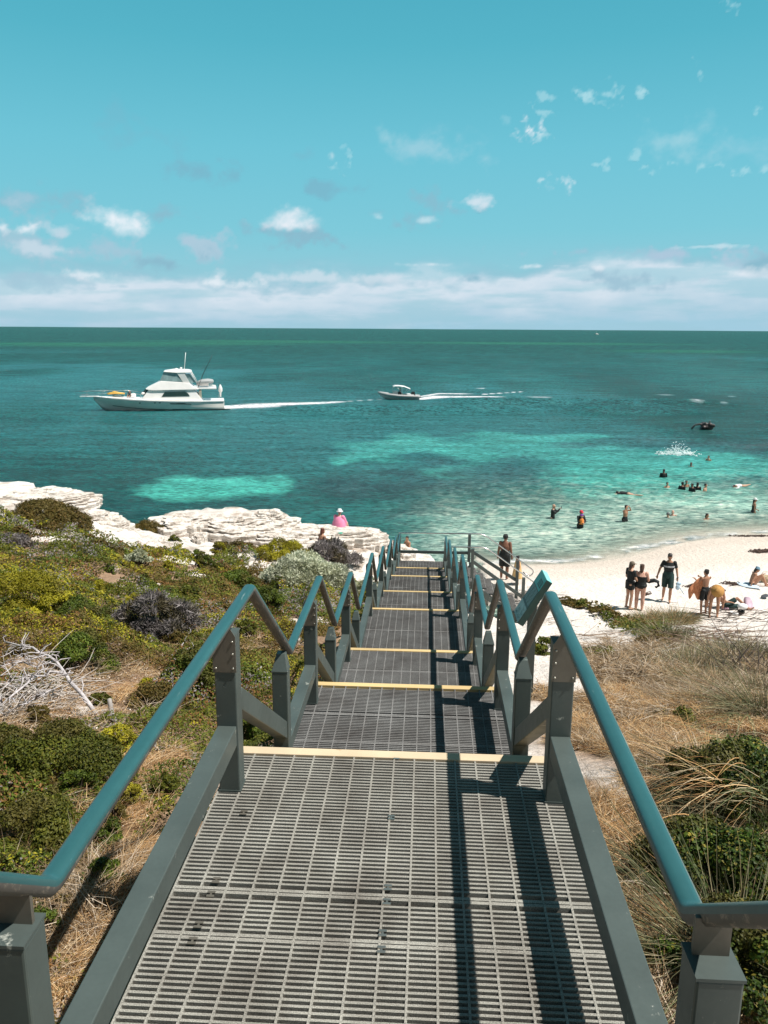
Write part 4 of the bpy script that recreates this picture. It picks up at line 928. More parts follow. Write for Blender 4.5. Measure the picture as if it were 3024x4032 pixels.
def merge(L_):
    V = []; F = []; C = []; o_ = 0
    for v, f, c in L_: V.append(v); F.append(f+o_); C.append(c); o_ += len(v)
    return np.concatenate(V), np.concatenate(F), np.concatenate(C)
V, F, C_ = merge([strip([(1255, 1312), (1300, 1325), (1345, 1345), (1390, 1368), (1430, 1385)], .42, 'succulent', 11, .26, 9000), strip([(1215, 1300), (1255, 1308), (1290, 1318)], .35, 'brown', 12, .15, 2600)])
o = np_mesh('creeping_groundcover', V, F, leafm, C_); tag(o, 'strip of creeping fleshy green groundcover crossing the right dune', 'groundcover', kind='stuff')

# ---------------------------------------------------------------- grasses
def straw_patch(B, dens_, kind, rg, lift=.25, ln=(.10, .34), wd=.0034, h=.07, noise_thr=.35, seed=400):
    out = []
    for c in B:
        D = math.hypot(c[0], c[1]); q = (5.0/max(D, 4.0))**1.2; n = int(dens_*math.pi*c[2]*c[3]*q)
        th = rg.uniform(0, 2*np.pi, n); rr_ = np.sqrt(rg.uniform(0, 1, n))*1.15; X = c[0]+c[2]*rr_*np.cos(th); Y = c[1]+c[3]*rr_*np.sin(th)
        k = (fbm(X*2.1, Y*2.1, seed, 3) > noise_thr) & (np.abs(X) > .90); X, Y = X[k], Y[k]; n = len(X)
        if not n: continue
        clump = fbm(X*1.8, Y*1.8, seed+1, 3)*2*np.pi*2.2; hd = clump+rg.normal(size=n)*.9
        d = unit(np.c_[np.cos(hd), np.sin(hd), rg.uniform(-.05, lift*2, n)]); bend = np.c_[rg.normal(size=n)*.5, rg.normal(size=n)*.5, -rg.uniform(.0, lift*2.2, n)]
        Z = land_h(X, Y)+rg.uniform(0, h, n)*np.clip(fbm(X*2.6, Y*2.6, seed+2, 2)*2.2-.4, .1, 1.4)
        V, F = ribbon_arrays(np.c_[X, Y, Z], d, rg.uniform(*ln, n), bend, np.full(n, wd*max(1, D/5.0)), rg, 3)
        out.append((V, F, np.repeat(pal(kind, n, rg), 8, 0)))
    return out
rg = np.random.default_rng(8)
R_ST = [px_blob(*b) for b in ((1600, 1560, 90, 60), (1500, 2100, 120, 120), (1450, 1700, 90, 90), (1240, 1600, 50, 120), (1260, 1750, 50, 140), (1540, 1520, 90, 60), (1370, 1590, 130, 100), (1290, 1520, 60, 60), (1330, 1790, 90, 130), (1400, 1520, 120, 50), (1440, 1950, 110, 110), (1400, 2120, 110, 110), (1500, 1800, 90, 120), (1190, 1500, 40, 60), (1300, 1450, 60, 30), (1480, 1490, 100, 40))]
L_ST = [px_blob(*b) for b in ((335, 1650, 60, 50), (290, 1520, 40, 50), (290, 1740, 60, 60), (150, 2000, 110, 140), (250, 1880, 90, 90), (60, 2140, 90, 80), (360, 1560, 40, 60), (100, 1860, 90, 60), (620, 1500, 20, 40))]
V, F, C_ = merge(straw_patch(R_ST, 11000, 'straw', rg, ln=(.05, .24), wd=.0027, h=.10, noise_thr=.30)+straw_patch(R_ST, 4200, 'ash', rg, h=.10, seed=420)+straw_patch([px_blob(1480, 1440, 150, 50), px_blob(1330, 1440, 90, 30)], 6500, 'ash', rg, .5, (.12, .4), h=.16, noise_thr=.3))
o = np_mesh('dry_grass_mat', V, F, strawm, C_); tag(o, 'matted dry straw coloured grass beside the right handrail', 'dry grass', kind='stuff')
L_BIG = [px_blob(*b) for b in ((90, 1490, 130, 80), (40, 1560, 90, 60), (230, 1600, 120, 90), (130, 1700, 180, 90), (330, 1420, 160, 60), (420, 1330, 140, 50), (540, 1400, 70, 70), (60, 1400, 120, 50))]
V, F, C_ = merge(straw_patch(L_BIG, 1400, 'ash', rg, .4, (.08, .3), .003, .10, .2, 460)+straw_patch(L_BIG, 1100, 'straw', rg, .3, (.06, .26), .003, .08, .25, 470)+straw_patch(L_ST, 9000, 'straw', rg, ln=(.05, .24), wd=.0027, h=.08)+straw_patch(L_ST[3:8], 3500, 'ash', rg, .4, h=.12, seed=440))
o = np_mesh('dry_grass_mat', V, F, strawm, C_); tag(o, 'dry grass and straw litter beside the left handrail', 'dry grass', kind='stuff')
def litter(B, dens_, rg, seed):
    P_ = []
    for c in B:
        D = math.hypot(c[0], c[1]); n = int(dens_*math.pi*c[2]*c[3]*(4.5/max(D, 4))**1.5); th = rg.uniform(0, 2*np.pi, n); q = np.sqrt(rg.uniform(0, 1, n))*1.2
        X = c[0]+c[2]*q*np.cos(th); Y = c[1]+c[3]*q*np.sin(th); k = np.abs(X) > .88; P_.append(np.c_[X[k], Y[k]])
    P_ = np.concatenate(P_); n = len(P_); Z = land_h(P_[:, 0], P_[:, 1])+rg.uniform(.003, .05, n); D = np.hypot(P_[:, 0], P_[:, 1])
    V, F = leaf_arrays(np.c_[P_, Z], unit(np.c_[np.zeros(n), np.zeros(n), np.ones(n)]+rg.normal(size=(n, 3))*.5), (.006+.0016*D)*rg.uniform(.6, 1.8, n), .55, rg)
    C = np.array([(.10, .06, .03), (.22, .13, .06), (.40, .27, .15), (.62, .52, .42), (.05, .035, .02), (.75, .68, .60)]); c = C[rg.choice(6, n, p=(.24, .24, .18, .12, .14, .08))]*rg.uniform(.8, 1.2, (n, 1)); return V, F, np.repeat(c, 4, 0)
V, F, C_ = merge([litter(R_ST+L_ST+L_BIG, 3800, rg, 1)])
o = np_mesh('leaf_litter', V, F, strawm, C_); tag(o, 'brown leaf litter and shell grit lying between dry grass and shrubs', 'leaf litter', kind='stuff')
def tuft(px, py, rx, h, kind, label, seed, n=1400, wd=.006, lean=(0, 0), spread=.9, name='grass_tuft', cat='grass', group=None, mixk=None, ell=.8):
    rg = np.random.default_rng(seed); c = ground_at(px, py); D = depth(c); r = rx*D*S0/FPX; H = h
    th = rg.uniform(0, 2*np.pi, n); rad = np.sqrt(rg.uniform(0, 1, n)); X = c[0]+r*rad*np.cos(th); Y = c[1]+r*ell*rad*np.sin(th); Z = land_h(X, Y)-.01
    out = np.c_[np.cos(th)*rad+lean[0], np.sin(th)*rad+lean[1], np.zeros(n)]
    d = unit(out*spread*.8+rg.normal(size=(n, 3))*.28+np.array([0, 0, 1.0])); bend = out*spread*.7+rg.normal(size=(n, 3))*.25+np.c_[np.zeros(n), np.zeros(n), -rg.uniform(.15, .75, n)]
    V, F = ribbon_arrays(np.c_[X, Y, Z], d, H*rg.uniform(.45, 1.15, n), bend, np.full(n, wd), rg, 4)
    cc = pal(kind, n, rg)
    if mixk: k = rg.uniform(0, 1, n) < .35; cc[k] = pal(mixk, int(k.sum()), rg)
    o = np_mesh(name, V, F, strawm, np.repeat(cc, 10, 0)); tag(o, label, cat, group); return o
GG = 'grass tufts on the right dune'
tuft(1400, 1345, 34, .50, 'sedge', 'grey green grass tuft hiding the feet of the two women in black', 1, 1500, .011, group=GG, mixk='straw')
tuft(1455, 1342, 40, .55, 'sedge', 'taller grass tuft right of the women, in front of the walking man', 2, 1700, .011, group=GG, mixk='straw')
tuft(1440, 1378, 40, .40, 'sedge', 'grass tuft at the lower end of the creeping green strip', 3, 1200, .010, group=GG, mixk='ash')
tuft(1490, 1440, 60, .42, 'sedge', 'broad grey green sedge tuft left of the darker sedges', 4, 2200, .008, group=GG, mixk='ash')
tuft(1570, 1425, 62, .46, 'sedge', 'dense grey green sedge tuft near the right edge below the bathers', 5, 2400, .008, group=GG, mixk='ash')
tuft(1640, 1430, 50, .48, 'sedge', 'sedge tuft cut by the right edge of the picture', 6, 1800, .008, group=GG, mixk='ash')
tuft(1540, 1480, 70, .34, 'sedge', 'half dead grass tuft below the dense sedge', 7, 1700, .006, group=GG, mixk='straw')
tuft(1630, 1500, 50, .36, 'ash', 'pale dead tuft with bare stalks beside the glossy thicket', 8, 1300, .006, group=GG, mixk='sedge')
tuft(1350, 1500, 60, .22, 'straw', 'golden dry tuft in the middle of the straw mat', 9, 1200, .005, group=GG)
tuft(1420, 1470, 50, .22, 'ash', 'flattened pale tuft behind the straw mat', 10, 1200, .005, group=GG)
for i_, (a_, b_, l_) in enumerate(((1640, 1560, 'dark spiky grass tuft rising above the glossy thicket at the right edge'), (1520, 1700, 'dark spiky grass tuft at the left flank of the glossy thicket'), (1640, 1790, 'dark spiky grass tuft in the middle of the glossy thicket'), (1470, 1900, 'dark spiky grass tuft just outside the right handrail bend'), (1560, 2090, 'dark spiky grass tuft beside the near right post'))):
    tuft(a_, b_, 50, .55 if i_ in (1, 3) else .72, 'spiky', l_, 60+i_, 420 if i_ in (1, 3) else 800, .0050, (-.25, 0), 1.1, group='dark spiky grass in the right thicket', mixk='straw' if i_ % 2 else 'sedge')
# strap leaves arching out of the right thicket
def straps(pts, label, seed, n, ln, wd, kind='straw', fan=(-2.9, -1.2), droop=.75):
    rg = np.random.default_rng(seed); P = np.array(pts); a = rg.uniform(*fan, n)
    d = unit(np.c_[np.cos(a), np.sin(a)*.8, rg.uniform(.35, 1.1, n)]); k = rg.integers(0, len(P), n); X = P[k]+rg.normal(size=(n, 3))*.05
    bend = np.c_[np.cos(a)*.15, np.sin(a)*.15, -rg.uniform(.5, 1.3, n)*droop]
    V, F = ribbon_arrays(X, d, rg.uniform(*ln, n), bend, rg.uniform(.6, 1.2, n)*wd, rg, 7)
    cc = pal(kind, n, rg)*1.1; o = np_mesh('reed_tuft', V, F, strawm, np.repeat(cc, 16, 0)); tag(o, label, 'reeds', 'arching reed tufts in the right thicket'); return o
def gp(px, py, dz=0): p = ground_at(px, py); return (p[0], p[1], p[2]+dz)
straps([gp(1560, 1780, .25), gp(1600, 1760, .25), gp(1630, 1790, .25), gp(1520, 1850, .15)], 'clump of pale arching strap leaves leaning out of the glossy thicket', 21, 70, (.5, 1.0), .008, 'straw', (-3.6, -2.2))
straps([gp(1640, 1560, .1), gp(1600, 1600, .2), gp(1560, 1650, .2), gp(1650, 1700, .3), gp(1640, 1800, .3)], 'thin greenish reeds above the glossy thicket at the right edge', 22, 110, (.4, .85), .008, 'sedge', (-3.6, -1.6), .9)
straps([gp(1500, 1990), gp(1540, 1940), gp(1470, 2060), gp(1440, 1960)], 'pale fallen strap leaves at the foot of the near right thicket', 23, 60, (.3, .8), .011, 'ash', (-4.0, -1.6), 1.2)

# ---------------------------------------------------------------- dead wood
def branch_tree(name, start, segs, mat, label, cat, seed, group=None, jitter=.02, twigs=2, tl=.3):
    """segs: list of (list of world points, r0, r1): built as one bleached piece with fine twigs"""
    mb = MB(); rn = random.Random(seed)
    for pts, r0, r1 in segs:
        fine = []
        for a, b in zip(pts[:-1], pts[1:]):
            for t in (0, .33, .66): fine.append(Vector(a).lerp(Vector(b), t)+Vector((rn.gauss(0, jitter), rn.gauss(0, jitter), rn.gauss(0, jitter)))*(1 if fine else 0))
        fine.append(Vector(pts[-1])); n = len(fine); mb.tube(fine, [r0+(r1-r0)*(i/(n-1))**.8 for i in range(n)], 7)
        for q in range(twigs*len(pts)):
            i = rn.randint(n//4, n-1); d = Vector((rn.uniform(-1, 1), rn.uniform(-1, 1), rn.uniform(-.1, .7))).normalized()*tl*rn.uniform(.4, 1.2); p = fine[i]
            mb.tube([p, p+d*.4+Vector((0, 0, .02)), p+d*.75+Vector((rn.gauss(0, .04), rn.gauss(0, .04), .02)), p+d], [r1*.8+.002, r1*.6+.0015, r1*.4+.0012, .001], 4)
    return mb.build(name, mat, None, label=label, cat=cat, group=group)
def pt(px, py, up=0):
    """a point above the slope on that line of sight"""
    p = ground_at(px, py+up); d = ray(px, py); q = CAM+d*((p-CAM)@AF)/(d@AF); return Vector(q)
main = [pt(268, 1590, 10), pt(215, 1550, 14), pt(150, 1470, 70), pt(125, 1430, 90), pt(70, 1400, 100), pt(10, 1386, 90)]
segs = [(main, .030, .008), ([pt(138, 1452, 78), pt(110, 1452, 80), pt(70, 1468, 90), pt(30, 1500, 70), pt(-10, 1532, 40)], .016, .008),
        ([pt(100, 1415, 95), pt(60, 1425, 90), pt(0, 1440, 80)], .010, .004), ([pt(118, 1425, 90), pt(80, 1440, 80), pt(40, 1430, 80), pt(0, 1460, 80)], .010, .004), ([pt(70, 1400, 100), pt(30, 1405, 90), pt(0, 1420, 80)], .008, .003),
        ([pt(70, 1468, 80), pt(30, 1468, 70), pt(0, 1490, 60)], .008, .004), ([pt(110, 1490, 70), pt(60, 1520, 50), pt(10, 1545, 20)], .012, .006)]
branch_tree('dead_branch', None, segs, woodm, 'bleached dead branch with curved limbs lying over the left heath', 'dead branch', 4, jitter=.008, twigs=4, tl=.20)
branch_tree('tree_stump', None, [([pt(262, 1592, 6), pt(243, 1545, 30), pt(236, 1510, 60)], .028, .022)], greywood, 'short dark snapped stump standing beside the bleached branch', 'stump', 5, jitter=.004, twigs=0)
branch_tree('dead_branch', None, [([pt(372, 1415, 20), pt(392, 1400, 25), pt(420, 1402, 25)], .012, .006), ([pt(392, 1400, 25), pt(402, 1380, 30), pt(412, 1365, 30)], .009, .004)], woodm, 'small forked white branch left of the first left post', 'dead branch', 6, jitter=.01, twigs=1, tl=.12)
branch_tree('dead_branch', None, [([pt(610, 1208, 5), pt(640, 1218, 4), pt(690, 1235, 3)], .04, .02)], woodm, 'bleached log lying on the sand above the wide pale saltbush', 'dead branch', 16, jitter=.02, twigs=1, tl=.3)
def twig_heap(px, py, rx, ry, n, label, seed, r=.008, ln=(.3, .9), mat=None, group='heaps of fallen grey twigs on the right dune', up=.3):
    rn = random.Random(seed); c = px_blob(px, py, rx, ry); mb = MB()
    for i in range(n):
        a = rn.uniform(0, 6.283); q = math.sqrt(rn.random()); x_ = c[0]+c[2]*q*math.cos(a); y_ = c[1]+c[3]*q*math.sin(a); z_ = gz(x_, y_); l = rn.uniform(*ln); h = rn.uniform(-.6, .6)+rn.choice((0, 3.14, 1.0))
        d = Vector((math.cos(h), math.sin(h)*.6, rn.uniform(-.05, up))); p = Vector((x_, y_, z_+rn.uniform(0, .10)))
        b = Vector((rn.gauss(0, .3), rn.gauss(0, .3), -rn.uniform(0, .35)))
        mb.tube([p, p+d*l*.33+b*l*.1, p+d*l*.66+b*l*.35, p+d*l+b*l*.75], [r, r*.8, r*.6, r*.25], 4)
    return mb.build('twig_heap', mat or greywood, None, label=label, cat='dead twigs', group=group)
pale = simple('pale_twig', (.52, .47, .43), rough=.9, var=.35, scale=9)
twig_heap(1120, 1300, 70, 26, 150, 'tangle of bleached twigs around the foot of the beach stair', 1, .016, (.4, 1.3), pale)
twig_heap(50, 1520, 90, 44, 170, 'dense tangle of fine bleached twigs under the dead branch at the left edge', 11, .006, (.25, .7), pale, None, .7)
twig_heap(1500, 1990, 70, 90, 60, 'dark broken stalks on the ground inside the near right handrail bend', 12, .005, (.2, .5), simple('dead_stalk', (.10, .07, .045), rough=.9, var=.4), None, .5)
twig_heap(1180, 1350, 60, 26, 70, 'thin scattered twigs on the sand behind the information sign', 2, .010, (.4, 1.0), pale)
twig_heap(1620, 1345, 80, 22, 130, 'dark bare creeping branches on the dune below the sunbathers', 3, .012, (.4, 1.2), simple('dark_twig', (.10, .075, .06), rough=.9, var=.3))
twig_heap(1540, 1390, 70, 22, 90, 'brown dead twigs on the sand between grass tuft and sedge', 4, .010, (.3, .9), simple('brown_twig', (.22, .15, .11), rough=.9, var=.3))
twig_heap(1440, 1432, 90, 22, 110, 'grey fallen sticks arching over the straw mat', 5, .008, (.3, 1.0), pale)
twig_heap(1620, 1460, 60, 40, 90, 'dark upright stalks and sticks beside the glossy thicket', 6, .006, (.3, .8), simple('dark_stalk', (.09, .07, .06), rough=.9, var=.3), up=1.6)
twig_heap(1300, 1380, 90, 24, 40, 'few thin twigs on the open white sand of the dune', 7, .008, (.3, .9), simple('brown_stalk', (.26, .19, .14), rough=.9, var=.3))
# ---------------------------------------------------------------- limestone ledges: stacks of thin broken beds
def limestone():
    m, nt, b = principled('limestone'); N = nt.nodes; L = nt.links; tc = N.new('ShaderNodeTexCoord')
    mp = N.new('ShaderNodeMapping'); mp.inputs['Scale'].default_value = (1, 1, 5); L.new(tc.outputs['Object'], mp.inputs['Vector'])
    a = N.new('ShaderNodeTexNoise'); a.inputs['Scale'].default_value = 2.6; a.inputs['Detail'].default_value = 10; a.inputs['Roughness'].default_value = .72; L.new(mp.outputs[0], a.inputs['Vector'])
    cr = N.new('ShaderNodeValToRGB'); e = cr.color_ramp.elements; e[0].position = .36; e[0].color = (.20, .15, .115, 1); e[1].position = .62; e[1].color = (.84, .80, .76, 1); k = e.new(.47); k.color = (.66, .59, .52, 1)
    L.new(a.outputs['Fac'], cr.inputs['Fac']); L.new(cr.outputs['Color'], b.inputs['Base Color']); b.inputs['Roughness'].default_value = .95; b.inputs['Specular IOR Level'].default_value = .1
    v = N.new('ShaderNodeTexNoise'); v.inputs['Scale'].default_value = 6; v.inputs['Detail'].default_value = 8; v.inputs['Roughness'].default_value = .7; L.new(tc.outputs['Object'], v.inputs['Vector'])
    bp = N.new('ShaderNodeBump'); bp.inputs['Strength'].default_value = .9; bp.inputs['Distance'].default_value = .12; L.new(v.outputs['Fac'], bp.inputs['Height']); L.new(bp.outputs['Normal'], b.inputs['Normal']); return m
lime = limestone()
def ledge(px, py, rx, ry, n, th, label, seed, dz=0.0, ang=.25, shrink=.80):
    rn = random.Random(seed); c = ground_at(px, py); Z = depth(c); r = rx*Z*S0/FPX; v = max(.5, ry*Z*S0/FPX/math.sin(R(15))*.8)
    root = empty('rock_ledge', (float(c[0]), float(c[1]), gz(c[0], c[1])), 0, label, 'rock', 'white limestone ledges along the left shore')
    ph = [rn.uniform(0, 6.28) for _ in range(5)]; z = -.30+dz; sx = sy = 0
    for k in range(n):
        t = th*.50*rn.uniform(.5, 1.7)+(.3 if k == 0 else 0); f = shrink**k*rn.uniform(.94, 1.05); mb = MB(); m = 84; rings = []
        ox = sx+rn.gauss(0, .03)*r; oy = sy+v*.05*k
        rad = [f*(1+.10*math.sin(2*a+ph[0])+.10*math.sin(3*a+ph[1]+k*.3)+.06*math.sin(7*a+ph[2]+k)+.05*rn.uniform(-1, 1)+(.05 if math.sin(11*a+ph[3]+k*2) > .3 else -.03)) for a in [2*math.pi*q/m for q in range(m)]]
        for (zz, s_) in ((0, .955+.02*rn.random()), (t*.35, 1.0), (t*.55, .985), (t*.92, 1.0), (t, .985)):
            rings.append([Vector((ox+math.cos(a+ang)*0+ (r*rad[q]*s_*math.cos(a)), oy+v*rad[q]*s_*math.sin(a)+ang*0, z+zz+rn.uniform(-.012, .012)+.05*math.sin(3*a+k)*(.4 if k else 0))) for q, a in enumerate([2*math.pi*q/m for q in range(m)])])
        for s_ in (.8, .55, .3, .06): rings.append([Vector((ox+r*rad[q]*s_*math.cos(a), oy+v*rad[q]*s_*math.sin(a), z+t+.035*math.sin(5*a*s_+k)+rn.uniform(-.02, .02))) for q, a in enumerate([2*math.pi*q/m for q in range(m)])])
        mb.loft(rings, smooth=False); mb.build('rock_bed', lime, root); z += t*.97
        sx += rn.uniform(-.05, .06)*r
    return root
for a in (
 (505, 1128, 120, 26, 5, .13, 'broad layered limestone ledge in the middle of the left shore', 1, .0),
 (400, 1128, 74, 20, 4, .11, 'left shoulder of the middle limestone ledge beside the inlet', 2, .0),
 (585, 1118, 42, 14, 5, .12, 'jagged seaward corner block of the middle limestone ledge', 3, .02),
 (690, 1160, 110, 18, 3, .12, 'long flat limestone shelf under the person in pink', 4, -.02),
 (790, 1168, 62, 16, 4, .12, 'stacked shelf end just left of the walkway end', 5, .0),
 (600, 1160, 90, 16, 3, .10, 'low limestone step between ledge and yellow green shrub', 6, .0),
 (80, 1075, 120, 30, 4, .16, 'big white limestone hump at the far left edge', 7, .0),
 (175, 1108, 62, 22, 4, .13, 'limestone step right of the far left hump', 8, .0),
 (240, 1140, 40, 14, 3, .12, 'small limestone nose at the left side of the inlet', 9, .0),
 (345, 1180, 48, 14, 3, .08, 'flat pale rock sheet above the silvery shrub', 10, .0),
 (425, 1215, 44, 13, 3, .08, 'flat pale rock sheet running down towards the dark green shrub', 11, .0),
 (470, 1160, 60, 12, 2, .09, 'low rock sheet below the middle ledge', 12, .0),
 (432, 1176, 14, 7, 3, .12, 'small grey weathered boulder in the pale rock gully', 13, .1),
 (870, 1192, 26, 8, 3, .12, 'wet pale rocks behind the end rail of the walkway', 14, .0)):
    ledge(a[0], a[1], a[2]*1.05, a[3]*1.25, a[4], a[5], a[6], a[7], a[8], shrink=.84)
# ---------------------------------------------------------------- boats
gel = simple('white_gelcoat', (.86, .82, .79), rough=.25, var=.04, scale=1.5); hullw = simple('hull_white', (.78, .73, .68), rough=.22, var=.06, scale=1); darkgl = simple('tinted_glass', (.03, .06, .06), rough=.06, var=.2, spec=.8)
clearv = simple('clear_vinyl', (.26, .36, .36), rough=.1, var=.25, scale=2); blackp = simple('black_plastic', (.012, .013, .014), rough=.4); greyrub = simple('grey_rubber', (.36, .37, .37), rough=.6, var=.1); beige = simple('beige_panel', (.50, .44, .34), rough=.6, var=.1)
antif = simple('dark_boot_stripe', (.03, .045, .045), rough=.5); yel = simple('yellow_plastic', (.80, .45, .06), rough=.4, var=.1); teq = simple('teal_plastic', (.02, .22, .24), rough=.4, var=.1)
def frame(a, b, name, label, cat, group=None):
    """root at a (stern, waterline) with local +X towards b (bow)"""
    return empty(name, tuple(a), math.atan2(b[1]-a[1], b[0]-a[0]), label, cat, group)
def hull(st, n=7):
    """stations (x, sheer z, half beam at sheer, half beam at chine, chine z, keel z)"""
    rings = []
    for (x, zs_, hb, cb, cz, kz) in st:
        half = [(0, kz), (cb*.5, kz+(cz-kz)*.5), (cb, cz), (cb+(hb-cb)*.35, cz+(zs_-cz)*.35), (cb+(hb-cb)*.75, cz+(zs_-cz)*.75), (hb, zs_)]
        r = [Vector((x, -y, z)) for y, z in half[::-1]]+[Vector((x, y, z)) for y, z in half[1:]]
        rings.append(r)
    return rings
def cabin(mb, prof, wb, wt, y0=0):
    """side profile (x,z) with a width at its low and high end"""
    zs_ = [p[1] for p in prof]; z0, z1 = min(zs_), max(zs_); f = lambda z: wb+(wt-wb)*((z-z0)/(z1-z0+1e-6)); n = len(prof)
    V = [Vector((x, -f(z)/2, z)) for x, z in prof]+[Vector((x, f(z)/2, z)) for x, z in prof]
    mb.add(V, [tuple(range(n)), tuple(range(n, 2*n))[::-1]]+[(i, n+i, n+(i+1) % n, (i+1) % n) for i in range(n)]); return mb
q = .0135
def yx(u): return (1380-u)*q
def yz(v): return (617-v)*q
ya_ = atz(484.5, 882.5, SEA); yb_ = atz(238.6, 886.0, SEA)
def side_panel(mb, pts, y, t=.03, sgn=(-1, 1), tilt=0):
    for s in sgn:
        V = [Vector((x, s*(y-tilt*(z)), z)) for x, z in pts]+[Vector((x, s*(y+t-tilt*z), z)) for x, z in pts]; n = len(pts)
        F = [tuple(range(n)), tuple(range(n, 2*n))[::-1]]+[(i, n+i, n+(i+1) % n, (i+1) % n) for i in range(n)]
        mb.add(V, F)
    return mb
yt = frame(ya_, yb_, 'motor_yacht', 'white flybridge motor yacht with tall antennas under way on the left', 'yacht')
st = [(0, 1.12, 2.05, 1.95, .05, -.5), (3, 1.12, 2.2, 2.05, .05, -.6), (6, 1.18, 2.3, 2.05, .12, -.7), (9, 1.30, 2.25, 1.75, .22, -.7), (11.5, 1.42, 1.95, 1.2, .40, -.6), (13.5, 1.54, 1.3, .55, .62, -.45), (14.8, 1.63, .62, .16, .95, .2), (15.75, 1.70, .06, .02, 1.45, 1.3)]
mb = MB(); mb.loft(hull(st), smooth=True); mb.build('hull', hullw, yt)
mb = MB(); mb.loft([[Vector((x, s_*(cb+.012), cz-.04)) for s_, _ in ((-1, 0),)]+[Vector((x, s_*(cb+.03), cz+.10)) for s_, _ in ((-1, 0),)]+[Vector((x, (cb+.03), cz+.10)), Vector((x, (cb+.012), cz-.04))] for (x, a, b, cb, cz, kz) in st[:6]], cap=False, closed=True, smooth=False); mb.build('boot_stripe', antif, yt)
mb = MB()
V = [Vector((x, s*(hb+.04), z+dz)) for (x, z, hb, *_r) in st for s, dz in ((-1, -.05), (-1, .05), (1, .05), (1, -.05))]
mb.loft([V[i*4:i*4+4] for i in range(len(st))], smooth=False); mb.build('deck', gel, yt)
mb = MB(); mb.box((16.2, 0, 1.72), (2.2, .5, .10)); mb.build('bow_platform', gel, yt, .02)
mb = MB(); mb.box((-.35, 0, .16), (.8, 3.6, .10)); mb.build('swim_platform', gel, yt, .02)
mb = cabin(MB(), [(yx(1190), 1.15), (yx(1120), 2.45), (yx(1100), 2.55), (yx(705), 2.50), (yx(640), 1.36)], 3.9, 3.3); mb.build('cabin', gel, yt, .04)
mb = side_panel(MB(), [(yx(822), 1.72), (yx(852), 2.30), (yx(1030), 2.36), (yx(1058), 2.1), (yx(1072), 1.78)], 1.87, .03, tilt=.02, sgn=(-1,)); mb.build('side_window', darkgl, yt)
mb = side_panel(MB(), [(yx(822), 1.72), (yx(852), 2.30), (yx(1030), 2.36), (yx(1058), 2.1), (yx(1072), 1.78)], 1.87, .03, tilt=.02, sgn=(1,)); mb.build('side_window', darkgl, yt)
mb = MB(); mb.bar((yx(712), 0, 2.38), (yx(662), 0, 1.66), 2.6, .05, (0, 1, 0)); mb.box((yx(1150), 0, 1.8), (.5, 3.3, 1.25)); 
MB().bar((yx(706)+.03, -1.2, 2.36), (yx(655)+.06, -1.2, 1.60), .03, .9, (1, 0, 0)).build('front_window', darkgl, yt)
MB().box((yx(1165), 0, 1.75), (.30, 3.5, 1.15)).build('cockpit_bulkhead', beige, yt, .02)
mb = cabin(MB(), [(yx(690), 2.62), (yx(685), 2.74), (yx(820), 3.62), (yx(1000), 3.45), (yx(1075), 3.35), (yx(1110), 2.9), (yx(1150), 2.75), (yx(1150), 2.56), (yx(740), 2.50)], 3.7, 3.0); mb.build('flybridge', gel, yt, .05)
MB().box((yx(1225), 0, 2.66), (2.4, 3.5, .16)).build('aft_overhang', gel, yt, .04)
mb = cabin(MB(), [(yx(812), 3.60), (yx(850), 4.70), (yx(965), 4.55), (yx(1012), 3.50)], 2.9, 2.6); mb.build('windscreen', clearv, yt)
mb = cabin(MB(), [(yx(1035), 3.3), (yx(1035), 4.45), (yx(1090), 4.45), (yx(1132), 3.4)], 2.7, 2.5); mb.build('rear_enclosure', clearv, yt)
mb = cabin(MB(), [(yx(850), 4.72), (yx(850), 4.82), (yx(940), 5.0), (yx(1070), 4.92), (yx(1095), 4.80), (yx(1095), 4.62), (yx(960), 4.60)], 3.0, 2.6); mb.build('hardtop', gel, yt, .04)
for s in (-1, 1):
    mb = side_panel(MB(), [(yx(965), 4.62), (yx(1018), 3.45), (yx(1078), 3.35), (yx(1030), 4.62)], 1.36, .08, sgn=(s,)); mb.build('hardtop_support', gel, yt)
    MB().tube([(yx(1090), s*1.35, 4.65), (yx(1140), s*1.4, 3.35)], .04, 6).build('frame_tube', gel, yt)
    MB().tube([(yx(1030), s*.6, 4.9), (yx(1050), s*.55, 7.0)], .022, 5).build('antenna', gel, yt)
    MB().tube([(yx(1145), s*1.5, 2.7), (yx(1200), s*1.55, 4.4), (yx(1290), s*1.6, 6.7)], [.035, .025, .012], 5).build('outrigger', blackp, yt)
    # bow rail: two wires and stanchions
    rp = [(yx(640), s*1.95, 2.05), (yx(480), s*1.6, 2.30), (yx(300), s*1.0, 2.35), (yx(160), s*.35, 2.36), (yx(60), s*.20, 2.34)]
    MB().tube(rp, .022, 5).build('bow_rail', steel, yt); MB().tube([(a, b, c_-.38) for a, b, c_ in rp[1:]], .014, 5).build('bow_rail', steel, yt)
    for (a, b, c_) in rp[:-1]: MB().tube([(a, b, c_), (a+.08, b, c_-.75)], .016, 5).build('stanchion', steel, yt)
    for u in (630, 762, 805): MB().ball((yx(u), s*(2.18 if u > 700 else 2.1), 1.02), (.13, .08, .06), 8, 6).build('porthole', darkgl, yt)
    side_panel(MB(), [(yx(890), .95), (yx(900), .83), (yx(1085), .76), (yx(1080), .84), (yx(1040), .88), (yx(1020), .96)], 2.19, .05, sgn=(s,)).build('engine_vent', antif, yt)
for u, v, r in ((960, 245, .19), (1003, 235, .16)): MB().ball((yx(u), .3, yz(v)-.02), (r, r, r*.7), 10, 6).build('radar_dome', gel, yt)
